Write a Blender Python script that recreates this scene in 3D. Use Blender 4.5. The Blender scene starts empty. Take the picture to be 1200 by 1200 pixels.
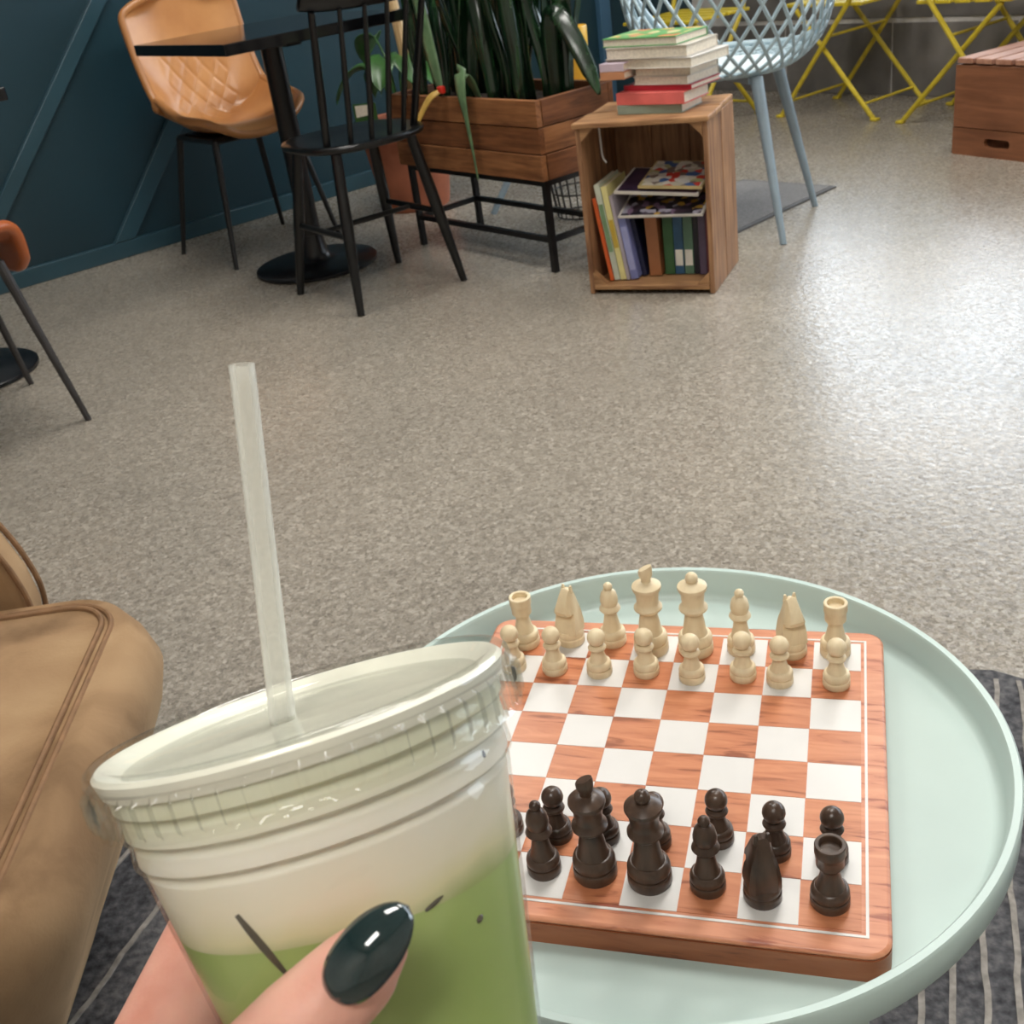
import bpy, bmesh, math, random
from mathutils import Vector, Matrix, Euler

PI = math.pi
scene = bpy.context.scene
COL = scene.collection
rnd = random.Random(7)

# ------------------------------------------------------------------ camera
cam_d = bpy.data.cameras.new('camera')
cam_d.sensor_width = 36.0
cam_d.lens = 36.0 * 1336.0 / 1200.0
cam_d.clip_start = 0.02
CAM = bpy.data.objects.new('camera', cam_d)
COL.objects.link(CAM)
PITCH, ROLL = math.radians(27.96), math.radians(-8.44)
EYE = Vector((0, 0, 1.0))
_f = Vector((0, math.cos(PITCH), -math.sin(PITCH)))
_r = Vector((1, 0, 0))
_u = _r.cross(_f)
VR = _r * math.cos(ROLL) + _u * math.sin(ROLL)          # viewer's right
VU = _u * math.cos(ROLL) - _r * math.sin(ROLL)          # viewer's up
VF = _f
CAM.matrix_world = Matrix(((VR.x, VU.x, -VF.x, EYE.x), (VR.y, VU.y, -VF.y, EYE.y),
                           (VR.z, VU.z, -VF.z, EYE.z), (0, 0, 0, 1)))
cam_d.dof.use_dof = True
cam_d.dof.focus_distance = 0.47
cam_d.dof.aperture_fstop = 46.0
scene.camera = CAM

# ------------------------------------------------------------------ world, light, exposure
scene.view_settings.view_transform = 'Standard'
scene.view_settings.look = 'None'
scene.view_settings.gamma = 1.0
scene.view_settings.use_curve_mapping = False
scene.view_settings.exposure = -0.06
world = bpy.data.worlds.new('overcast_sky')
scene.world = world
world.use_nodes = True
bg = world.node_tree.nodes['Background']
bg.inputs[0].default_value = (0.80, 0.90, 1.0, 1)
bg.inputs[1].default_value = 6.6

RA = math.radians(36.0)                                  # direction of the dark wall on the floor plan
U = Vector((math.cos(RA), math.sin(RA), 0))
M = Vector((-math.sin(RA), math.cos(RA), 0))
def room(u, m, z=0.0):
    return U * u + M * m + Vector((0, 0, z))
CEIL = 3.0
W_BACK, W_LEFT, W_RIGHT, W_FRONT = 4.75, 4.335, -2.2, -2.4

def area_light(name, loc, direction, sx, sy, power, color=(1, 1, 1), portal=False):
    l = bpy.data.lights.new(name, 'AREA')
    l.shape = 'RECTANGLE'; l.size = sx; l.size_y = sy
    l.energy = power; l.color = color
    if portal:
        l.cycles.is_portal = True
    o = bpy.data.objects.new(name, l); COL.objects.link(o)
    o.location = loc
    d = Vector(direction).normalized()
    if abs(d.z) > 0.99:
        o.rotation_euler = (0, 0, RA)
    else:
        o.rotation_euler = d.to_track_quat('-Z', 'Z').to_euler()
    return o
WIN_M0, WIN_M1, WIN_Z0, WIN_Z1 = -1.9, 3.75, 0.66, 2.05
area_light('window_daylight', room(W_BACK + 0.16, (WIN_M0 + WIN_M1) / 2, (WIN_Z0 + WIN_Z1) / 2), -U,
           WIN_M1 - WIN_M0, WIN_Z1 - WIN_Z0, 1, portal=True)
LAMPS = [(1.3, 0.9), (-0.9, -0.5), (3.2, 1.6), (1.6, 3.0)]  # the panel behind the viewer is added to brighten the cup front
for (lu, lm) in LAMPS:
    area_light('lamp_light', room(lu, lm, CEIL - 0.07), (0, 0, -1), 1.15, 0.55, 30, (1.0, 0.97, 0.92))

# ------------------------------------------------------------------ materials
def lin(c):
    c = c / 255.0
    return c / 12.92 if c <= 0.04045 else ((c + 0.055) / 1.055) ** 2.4
def rgb(r, g, b):
    return (lin(r), lin(g), lin(b), 1.0)
class NT:
    def __init__(s, name):
        s.m = bpy.data.materials.new(name); s.m.use_nodes = True
        s.t = s.m.node_tree; s.b = s.t.nodes['Principled BSDF']; s.out = s.t.nodes['Material Output']
    def n(s, kind, **kw):
        x = s.t.nodes.new(kind)
        for k, v in kw.items():
            if k.startswith('i_'):
                key = k[2:]
                key = int(key) if key.isdigit() else key.replace('_', ' ')
                x.inputs[key].default_value = v
            else:
                setattr(x, k, v)
        return x
    def l(s, a, b):
        s.t.links.new(a, b)
    def ramp(s, fac, stops, interp='LINEAR'):
        r = s.t.nodes.new('ShaderNodeValToRGB'); r.color_ramp.interpolation = interp
        e = r.color_ramp.elements
        while len(e) > 1: e.remove(e[-1])
        e[0].position, e[0].color = stops[0]
        for p, c in stops[1:]:
            q = e.new(p); q.color = c
        s.l(fac, r.inputs[0]); return r.outputs[0]
    def coords(s, kind='Object', scale=(1, 1, 1), shift=True):
        tc = s.n('ShaderNodeTexCoord'); mp = s.n('ShaderNodeMapping'); mp.inputs['Scale'].default_value = scale
        s.l(tc.outputs[kind], mp.inputs['Vector'])
        if shift:
            oi = s.n('ShaderNodeObjectInfo'); mu = s.n('ShaderNodeMath', operation='MULTIPLY', i_1=37.0)
            s.l(oi.outputs['Random'], mu.inputs[0])
            cb = s.n('ShaderNodeCombineXYZ')
            for i in range(3): s.l(mu.outputs[0], cb.inputs[i])
            s.l(cb.outputs[0], mp.inputs['Location'])
        return mp.outputs[0]
    def bump(s, h, strength=0.2, dist=0.002):
        b = s.n('ShaderNodeBump', i_Strength=strength, i_Distance=dist)
        s.l(h, b.inputs['Height']); s.l(b.outputs[0], s.b.inputs['Normal'])
    def set(s, rough=0.5, metal=0.0, spec=0.5):
        s.b.inputs['Roughness'].default_value = rough
        s.b.inputs['Metallic'].default_value = metal
        s.b.inputs['Specular IOR Level'].default_value = spec
        return s

def plain(name, c, rough=0.5, metal=0.0, spec=0.5, var=0.06, nscale=30.0, bump=0.0, coat=0.0):
    t = NT(name).set(rough, metal, spec)
    v = t.coords()
    nz = t.n('ShaderNodeTexNoise', i_Scale=nscale, i_Detail=4.0)
    t.l(v, nz.inputs['Vector'])
    a = tuple(max(0, x * (1 - var * 2)) for x in c[:3]) + (1,)
    b = tuple(min(1, x * (1 + var * 2)) for x in c[:3]) + (1,)
    t.l(t.ramp(nz.outputs[0], [(0.3, a), (0.7, b)]), t.b.inputs['Base Color'])
    if bump: t.bump(nz.outputs[0], bump, 0.001)
    if coat: t.b.inputs['Coat Weight'].default_value = coat; t.b.inputs['Coat Roughness'].default_value = 0.08
    return t.m

def wood(name, light, dark, axis=0, scale=1.0, rough=0.5, stretch=14.0, bump=0.15, spec=0.4, contrast=(0.32, 0.7), pos=False):
    t = NT(name).set(rough, 0, spec)
    sc = [stretch * scale] * 3; sc[axis] = 1.2 * scale
    v = t.coords('Object', tuple(sc))
    n1 = t.n('ShaderNodeTexNoise', i_Scale=2.2, i_Detail=6.0, i_Roughness=0.6, i_Distortion=0.6)
    t.l(v, n1.inputs['Vector'])
    v2 = t.coords('Object', (3.0 * scale,) * 3)
    n2 = t.n('ShaderNodeTexNoise', i_Scale=1.6, i_Detail=2.0); t.l(v2, n2.inputs['Vector'])
    mx = t.n('ShaderNodeMath', operation='MULTIPLY_ADD', i_1=0.35, i_2=-0.17)
    t.l(n2.outputs[0], mx.inputs[0])
    ad = t.n('ShaderNodeMath', operation='ADD'); t.l(n1.outputs[0], ad.inputs[0]); t.l(mx.outputs[0], ad.inputs[1])
    t.l(t.ramp(ad.outputs[0], [(contrast[0], dark), (contrast[1], light)]), t.b.inputs['Base Color'])
    t.bump(n1.outputs[0], bump, 0.001)
    return t.m

MAT = {}
def build_materials():
    # speckled floor
    t = NT('speckled_floor').set(0.3, 0, 0.5)
    v = t.coords('Object', (1, 1, 1), False)
    vo = t.n('ShaderNodeTexVoronoi', i_Scale=150.0); t.l(v, vo.inputs['Vector'])
    sep = t.n('ShaderNodeSeparateColor'); t.l(vo.outputs['Color'], sep.inputs[0])
    c1 = t.ramp(sep.outputs[0], [(0.0, rgb(112, 104, 94)), (0.35, rgb(137, 129, 117)), (0.75, rgb(158, 150, 137)), (1.0, rgb(186, 178, 166))])
    vo2 = t.n('ShaderNodeTexVoronoi', i_Scale=420.0); t.l(v, vo2.inputs['Vector'])
    sep2 = t.n('ShaderNodeSeparateColor'); t.l(vo2.outputs['Color'], sep2.inputs[0])
    c2 = t.ramp(sep2.outputs[1], [(0.0, rgb(105, 98, 90)), (0.5, rgb(146, 138, 126)), (1.0, rgb(190, 182, 170))])
    mix = t.n('ShaderNodeMix', data_type='RGBA'); mix.inputs[0].default_value = 0.4
    t.l(c1, mix.inputs[6]); t.l(c2, mix.inputs[7])
    big = t.n('ShaderNodeTexNoise', i_Scale=1.3, i_Detail=3.0); t.l(v, big.inputs['Vector'])
    bl = t.ramp(big.outputs[0], [(0.3, (0.86, 0.86, 0.86, 1)), (0.7, (1.06, 1.05, 1.04, 1))])
    mul = t.n('ShaderNodeMix', data_type='RGBA', blend_type='MULTIPLY'); mul.inputs[0].default_value = 1.0
    t.l(mix.outputs[2], mul.inputs[6]); t.l(bl, mul.inputs[7])
    t.l(mul.outputs[2], t.b.inputs['Base Color'])
    rr = t.n('ShaderNodeMapRange'); rr.inputs['To Min'].default_value = 0.17; rr.inputs['To Max'].default_value = 0.36
    t.l(sep.outputs[1], rr.inputs[0]); t.l(rr.outputs[0], t.b.inputs['Roughness'])
    nb = t.n('ShaderNodeTexNoise', i_Scale=70.0, i_Detail=2.0); t.l(v, nb.inputs['Vector'])
    t.bump(nb.outputs[0], 0.22, 0.004)
    MAT['floor'] = t.m
    MAT['teal_wall'] = plain('teal_wall_paint', rgb(30, 56, 66), 0.32, var=0.07, nscale=1.5)
    MAT['teal_trim'] = plain('lit_teal_trim_paint', rgb(44, 73, 84), 0.3, var=0.05, nscale=6)  # trim tone raised to stand in for light along its edges
    MAT['teal_light'] = plain('teal_pilaster_paint', rgb(62, 96, 122), 0.35, var=0.05, nscale=6)
    MAT['grey_panel'] = plain('grey_wall_panel', rgb(112, 108, 105), 0.6, var=0.16, nscale=5, bump=0.1)
    MAT['joint'] = plain('pale_joint', rgb(200, 196, 192), 0.7)
    MAT['white_wall'] = plain('off_white_wall', rgb(196, 190, 180), 0.7, nscale=3)
    MAT['ceiling'] = plain('ceiling_paint', rgb(208, 203, 194), 0.8, nscale=3)
    MAT['frame_dark'] = plain('dark_window_frame', rgb(38, 40, 44), 0.4)
    t = NT('window_glass'); 
    tr = t.n('ShaderNodeBsdfTransparent'); gl = t.n('ShaderNodeBsdfGlossy', i_Roughness=0.02)
    fr = t.n('ShaderNodeFresnel', i_IOR=1.3); ms = t.n('ShaderNodeMixShader')
    t.l(fr.outputs[0], ms.inputs[0]); t.l(tr.outputs[0], ms.inputs[1]); t.l(gl.outputs[0], ms.inputs[2]); t.l(ms.outputs[0], t.out.inputs[0])
    MAT['glass'] = t.m
    def clear(name, ior, tint, rough):
        t = NT(name)
        tr = t.n('ShaderNodeBsdfTransparent'); tr.inputs[0].default_value = tint
        gl = t.n('ShaderNodeBsdfGlossy', i_Roughness=rough)
        lw = t.n('ShaderNodeLayerWeight', i_Blend=0.5); pw = t.n('ShaderNodeMath', operation='POWER', i_1=4.0)
        fr = t.n('ShaderNodeMath', operation='MULTIPLY_ADD', i_1=0.38, i_2=ior); ms = t.n('ShaderNodeMixShader')
        t.l(lw.outputs['Facing'], pw.inputs[0]); t.l(pw.outputs[0], fr.inputs[0])
        t.l(fr.outputs[0], ms.inputs[0]); t.l(tr.outputs[0], ms.inputs[1]); t.l(gl.outputs[0], ms.inputs[2]); t.l(ms.outputs[0], t.out.inputs[0])
        return t.m
    MAT['clear_cup'] = clear('clear_cup_plastic', 0.035, (0.97, 0.975, 0.96, 1), 0.06)
    MAT['clear_lid'] = clear('clear_lid_plastic', 0.06, (0.96, 0.965, 0.95, 1), 0.07)
    t = NT('frosted_straw_plastic'); t.set(0.25, 0, 0.5); t.b.inputs['Base Color'].default_value = rgb(246, 246, 240)
    tr = t.n('ShaderNodeBsdfTransparent'); tr.inputs[0].default_value = (0.97, 0.97, 0.95, 1)
    lw = t.n('ShaderNodeLayerWeight', i_Blend=0.35)
    mr = t.n('ShaderNodeMapRange'); mr.inputs['To Min'].default_value = 0.22; mr.inputs['To Max'].default_value = 0.7
    t.l(lw.outputs['Facing'], mr.inputs[0])
    ms = t.n('ShaderNodeMixShader'); t.l(mr.outputs[0], ms.inputs[0]); t.l(tr.outputs[0], ms.inputs[1]); t.l(t.b.outputs[0], ms.inputs[2]); t.l(ms.outputs[0], t.out.inputs[0])
    MAT['straw'] = t.m
    # liquids
    t = NT('milk_layer').set(0.3, 0, 0.4)
    tc = t.n('ShaderNodeTexCoord'); sx = t.n('ShaderNodeSeparateXYZ'); t.l(tc.outputs['Object'], sx.inputs[0])
    nz = t.n('ShaderNodeTexNoise', i_Scale=38.0, i_Detail=2.0); t.l(tc.outputs['Object'], nz.inputs['Vector'])
    ma = t.n('ShaderNodeMath', operation='MULTIPLY_ADD', i_1=0.012, i_2=-0.006); t.l(nz.outputs[0], ma.inputs[0])
    ad = t.n('ShaderNodeMath', operation='ADD'); t.l(sx.outputs[2], ad.inputs[0]); t.l(ma.outputs[0], ad.inputs[1])
    mr = t.n('ShaderNodeMapRange'); mr.inputs['From Min'].default_value = 0.0715; mr.inputs['From Max'].default_value = 0.116
    t.l(ad.outputs[0], mr.inputs[0])
    t.l(t.ramp(mr.outputs[0], [(0.0, rgb(168, 178, 116)), (0.12, rgb(226, 218, 178)), (0.25, rgb(238, 229, 206)), (0.55, rgb(238, 232, 220)), (0.8, rgb(231, 229, 204)), (1.0, rgb(238, 237, 218))]), t.b.inputs['Base Color'])
    t.b.inputs['Subsurface Weight'].default_value = 0.3; t.b.inputs['Subsurface Radius'].default_value = (0.004, 0.0035, 0.003); t.b.inputs['Subsurface Scale'].default_value = 1.0
    MAT['milk'] = t.m
    t = NT('matcha_layer').set(0.3, 0, 0.4)
    v = t.coords('Object', (1, 1, 1), False)
    nz = t.n('ShaderNodeTexNoise', i_Scale=30.0, i_Detail=3.0); t.l(v, nz.inputs['Vector'])
    t.l(t.ramp(nz.outputs[0], [(0.3, rgb(154, 176, 98)), (0.7, rgb(174, 192, 122))]), t.b.inputs['Base Color'])
    t.b.inputs['Subsurface Weight'].default_value = 0.15; t.b.inputs['Subsurface Radius'].default_value = (0.004, 0.005, 0.002); t.b.inputs['Subsurface Scale'].default_value = 1.0
    MAT['matcha'] = t.m
    MAT['foam'] = plain('milk_foam', rgb(242, 240, 226), 0.35, var=0.03, nscale=60)
    MAT['streak'] = plain('dark_liquid_streak', rgb(82, 76, 66), 0.4)
    # skin
    t = NT('skin').set(0.42, 0, 0.4)
    v = t.coords('Object', (1, 1, 1), False)
    nz = t.n('ShaderNodeTexNoise', i_Scale=45.0, i_Detail=4.0); t.l(v, nz.inputs['Vector'])
    t.l(t.ramp(nz.outputs[0], [(0.3, rgb(208, 146, 128)), (0.55, rgb(222, 168, 150)), (0.75, rgb(228, 180, 160))]), t.b.inputs['Base Color'])
    nf = t.n('ShaderNodeTexVoronoi', i_Scale=900.0); t.l(v, nf.inputs['Vector'])
    t.bump(nf.outputs[0], 0.08, 0.0004)
    t.b.inputs['Subsurface Weight'].default_value = 0.2; t.b.inputs['Subsurface Radius'].default_value = (0.006, 0.0025, 0.0015); t.b.inputs['Subsurface Scale'].default_value = 1.0
    MAT['skin'] = t.m
    MAT['nail'] = plain('dark_green_nail_polish', rgb(8, 36, 38), 0.1, spec=0.6, var=0.03, coat=1.0)
    # tray table, chess
    MAT['tray'] = plain('pale_sage_metal', rgb(184, 203, 198), 0.38, var=0.025, nscale=9)
    def chesswood(name, a, b, c, rough):
        t = NT(name).set(rough, 0, 0.4)
        g = t.n('ShaderNodeNewGeometry'); mp = t.n('ShaderNodeMapping')
        vr = t.n('ShaderNodeVectorRotate', rotation_type='Z_AXIS'); vr.inputs['Angle'].default_value = math.radians(18.8)
        t.l(g.outputs['Position'], vr.inputs['Vector'])
        mp.inputs['Scale'].default_value = (14, 95, 95); t.l(vr.outputs[0], mp.inputs['Vector'])
        n1 = t.n('ShaderNodeTexNoise', i_Scale=1.6, i_Detail=6.0, i_Distortion=0.7); t.l(mp.outputs[0], n1.inputs['Vector'])
        t.l(t.ramp(n1.outputs[0], [(0.33, a), (0.42, b), (0.68, c)]), t.b.inputs['Base Color'])
        return t.m
    MAT['board'] = chesswood('rosewood_board', rgb(154, 86, 64), rgb(196, 128, 96), rgb(212, 148, 114), 0.35)
    MAT['dark_square'] = chesswood('rosewood_square', rgb(142, 80, 52), rgb(186, 116, 80), rgb(204, 136, 98), 0.33)
    MAT['board_edge'] = chesswood('board_edge_band', rgb(112, 62, 38), rgb(140, 82, 52), rgb(156, 96, 64), 0.45)
    MAT['light_square'] = plain('white_square', rgb(214, 212, 209), 0.33, var=0.015)
    MAT['pale_piece'] = wood('pale_boxwood', rgb(230, 214, 180), rgb(214, 194, 158), 2, 8.0, 0.42, 6, 0.05, contrast=(0.3, 0.7))
    MAT['dark_piece'] = wood('dark_stained_wood', rgb(84, 66, 54), rgb(54, 40, 32), 2, 8.0, 0.3, 6, 0.08, contrast=(0.3, 0.7))
    # leather
    def leather(name, a, b, rough):
        t = NT(name).set(rough, 0, 0.5)
        v = t.coords('Object', (1, 1, 1))
        n1 = t.n('ShaderNodeTexNoise', i_Scale=6.0, i_Detail=5.0); t.l(v, n1.inputs['Vector'])
        t.l(t.ramp(n1.outputs[0], [(0.3, a), (0.7, b)]), t.b.inputs['Base Color'])
        vo = t.n('ShaderNodeTexVoronoi', i_Scale=260.0); t.l(v, vo.inputs['Vector'])
        t.bump(vo.outputs[0], 0.15, 0.001)
        return t.m
    MAT['tan_leather'] = leather('tan_leather', rgb(178, 120, 70), rgb(204, 148, 94), 0.3)
    MAT['rust_leather'] = leather('rust_leather', rgb(150, 76, 36), rgb(178, 96, 50), 0.35)
    MAT['tan_piping'] = leather('tan_leather_piping', rgb(160, 106, 60), rgb(184, 128, 78), 0.35)
    MAT['black_metal'] = plain('black_metal', rgb(12, 12, 14), 0.35, var=0.1)
    MAT['grey_metal'] = plain('dark_grey_metal', rgb(62, 60, 60), 0.35, 0.3)
    MAT['black_wood'] = plain('black_painted_wood', rgb(11, 12, 13), 0.28, var=0.1)
    MAT['black_gloss'] = plain('black_gloss_tabletop', rgb(14, 14, 17), 0.12, var=0.05)
    MAT['base_black'] = plain('black_table_base', rgb(11, 12, 17), 0.3)
    # suede chair
    t = NT('tan_suede').set(0.85, 0, 0.25)
    v = t.coords('Object', (1, 1, 1), False)
    n1 = t.n('ShaderNodeTexNoise', i_Scale=7.0, i_Detail=6.0, i_Distortion=0.5); t.l(v, n1.inputs['Vector'])
    t.l(t.ramp(n1.outputs[0], [(0.3, rgb(112, 86, 60)), (0.48, rgb(150, 120, 88)), (0.72, rgb(170, 141, 106))]), t.b.inputs['Base Color'])
    n2 = t.n('ShaderNodeTexNoise', i_Scale=300.0, i_Detail=2.0); t.l(v, n2.inputs['Vector'])
    t.bump(n2.outputs[0], 0.25, 0.001)
    t.b.inputs['Sheen Weight'].default_value = 0.35; t.b.inputs['Sheen Roughness'].default_value = 0.4
    t.b.inputs['Sheen Tint'].default_value = rgb(225, 200, 165)
    MAT['suede'] = t.m
    MAT['suede_piping'] = plain('brown_piping', rgb(124, 92, 62), 0.8, var=0.1, nscale=60)
    # rug
    t = NT('charcoal_rug').set(0.95, 0, 0.1)
    v = t.coords('Object', (1, 1, 1), False)
    n1 = t.n('ShaderNodeTexNoise', i_Scale=90.0, i_Detail=5.0); t.l(v, n1.inputs['Vector'])
    n3 = t.n('ShaderNodeTexNoise', i_Scale=9.0, i_Detail=3.0); t.l(v, n3.inputs['Vector'])
    ad = t.n('ShaderNodeMath', operation='MULTIPLY_ADD', i_1=0.6, i_2=-0.3); t.l(n3.outputs[0], ad.inputs[0])
    a2 = t.n('ShaderNodeMath', operation='ADD'); t.l(n1.outputs[0], a2.inputs[0]); t.l(ad.outputs[0], a2.inputs[1])
    t.l(t.ramp(a2.outputs[0], [(0.3, rgb(54, 54, 57)), (0.5, rgb(78, 78, 81)), (0.7, rgb(104, 103, 104))]), t.b.inputs['Base Color'])
    t.bump(n1.outputs[0], 0.6, 0.004)
    MAT['rug'] = t.m
    MAT['rug_stripe'] = plain('pale_rug_stripe', rgb(142, 137, 131), 0.95, spec=0.1, var=0.14, nscale=90, bump=0.5)
    MAT['mat'] = plain('grey_door_mat', rgb(128, 126, 125), 0.9, spec=0.1, var=0.12, nscale=120, bump=0.3)
    MAT['mat_edge'] = plain('dark_mat_edge', rgb(84, 83, 84), 0.7)
    # woods
    MAT['planter_wood'] = wood('planter_acacia', rgb(160, 108, 68), rgb(104, 64, 38), 0, 2.2, 0.5)
    MAT['planter_wood_b'] = wood('planter_acacia_dark', rgb(138, 88, 54), rgb(88, 52, 30), 0, 2.2, 0.5)
    MAT['crate_wood'] = wood('crate_pine', rgb(190, 146, 102), rgb(122, 84, 54), 0, 2.0, 0.55)
    MAT['crate_wood_z'] = wood('crate_pine_upright', rgb(180, 136, 98), rgb(112, 76, 52), 2, 2.0, 0.55)
    MAT['brown_crate'] = wood('brown_crate_wood', rgb(142, 92, 62), rgb(108, 66, 42), 0, 1.2, 0.55)
    MAT['crate_top'] = wood('worn_crate_slat', rgb(186, 140, 116), rgb(148, 100, 78), 0, 1.5, 0.5)
    MAT['stake'] = wood('bamboo_stake', rgb(208, 180, 136), rgb(170, 136, 92), 2, 3.0, 0.5)
    # plants
    t = NT('snake_plant_leaf').set(0.24, 0, 0.5)
    v = t.coords('Object', (34, 34, 3))
    n1 = t.n('ShaderNodeTexNoise', i_Scale=1.6, i_Detail=4.0, i_Distortion=1.0); t.l(v, n1.inputs['Vector'])
    t.l(t.ramp(n1.outputs[0], [(0.35, rgb(8, 25, 14)), (0.55, rgb(18, 44, 24)), (0.75, rgb(44, 74, 44))]), t.b.inputs['Base Color'])
    t.b.inputs['Coat Weight'].default_value = 0.4; t.b.inputs['Coat Roughness'].default_value = 0.15
    MAT['leaf'] = t.m
    MAT['leaf_pale'] = plain('pale_leaf', rgb(104, 134, 96), 0.35, var=0.15, nscale=18)
    MAT['leaf_yellow'] = plain('withered_leaf', rgb(206, 168, 84), 0.5, var=0.12, nscale=25)
    MAT['leaf_bright'] = plain('green_broad_leaf', rgb(56, 96, 46), 0.35, var=0.15, nscale=12)
    MAT['soil'] = plain('dark_soil', rgb(48, 36, 28), 0.95, var=0.3, nscale=60, bump=0.5)
    MAT['terracotta'] = plain('terracotta', rgb(176, 106, 78), 0.75, var=0.08, nscale=12)
    MAT['red'] = plain('red_clip_plastic', rgb(214, 44, 30), 0.4)
    MAT['yellow_pot'] = plain('yellow_glaze', rgb(226, 178, 60), 0.35, var=0.06, nscale=12)
    MAT['yellow_metal'] = plain('yellow_metal', rgb(198, 176, 46), 0.4, var=0.08)
    MAT['pale_yellow'] = plain('pale_yellow_seat', rgb(232, 222, 128), 0.4, var=0.04)
    MAT['blue_shell'] = plain('pale_blue_lattice', rgb(168, 188, 196), 0.35, var=0.03)
    MAT['blue_leg'] = plain('blue_grey_leg', rgb(142, 160, 172), 0.35, var=0.03)
    MAT['seat_pad'] = plain('white_seat_pan', rgb(214, 222, 220), 0.5, var=0.02)
    MAT['wire'] = plain('dark_wire', rgb(60, 58, 58), 0.4, 0.5)
    MAT['cord'] = plain('pale_grey_cord', rgb(170, 164, 160), 0.6)
    MAT['page'] = plain('book_pages', rgb(222, 212, 194), 0.8, var=0.06, nscale=160)
    MAT['lilac'] = plain('lilac_poster', rgb(92, 96, 128), 0.4, var=0.1, nscale=4)
    MAT['lamp_glow'] = NT('lamp_diffuser').m
    nt = MAT['lamp_glow'].node_tree; pb = nt.nodes['Principled BSDF']
    pb.inputs['Emission Color'].default_value = (1.0, 0.955, 0.88, 1); pb.inputs['Emission Strength'].default_value = 6.0
build_materials()
_cover = {}
def cover_mat(c, rough=0.4):
    if (c, rough) not in _cover:
        _cover[(c, rough)] = plain('book_cover', rgb(*c), rough, var=0.08, nscale=14)
    return _cover[(c, rough)]
def print_mat(name, cols, scale):
    t = NT(name).set(0.3, 0, 0.5)
    v = t.coords('Object', (scale, scale, scale))
    vo = t.n('ShaderNodeTexVoronoi', i_Scale=1.0, i_Randomness=0.8); t.l(v, vo.inputs['Vector'])
    sp = t.n('ShaderNodeSeparateColor'); t.l(vo.outputs['Color'], sp.inputs[0])
    k = len(cols)
    t.l(t.ramp(sp.outputs[0], [(i / k, rgb(*c)) for i, c in enumerate(cols)], 'CONSTANT'), t.b.inputs['Base Color'])
    return t.m

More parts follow.
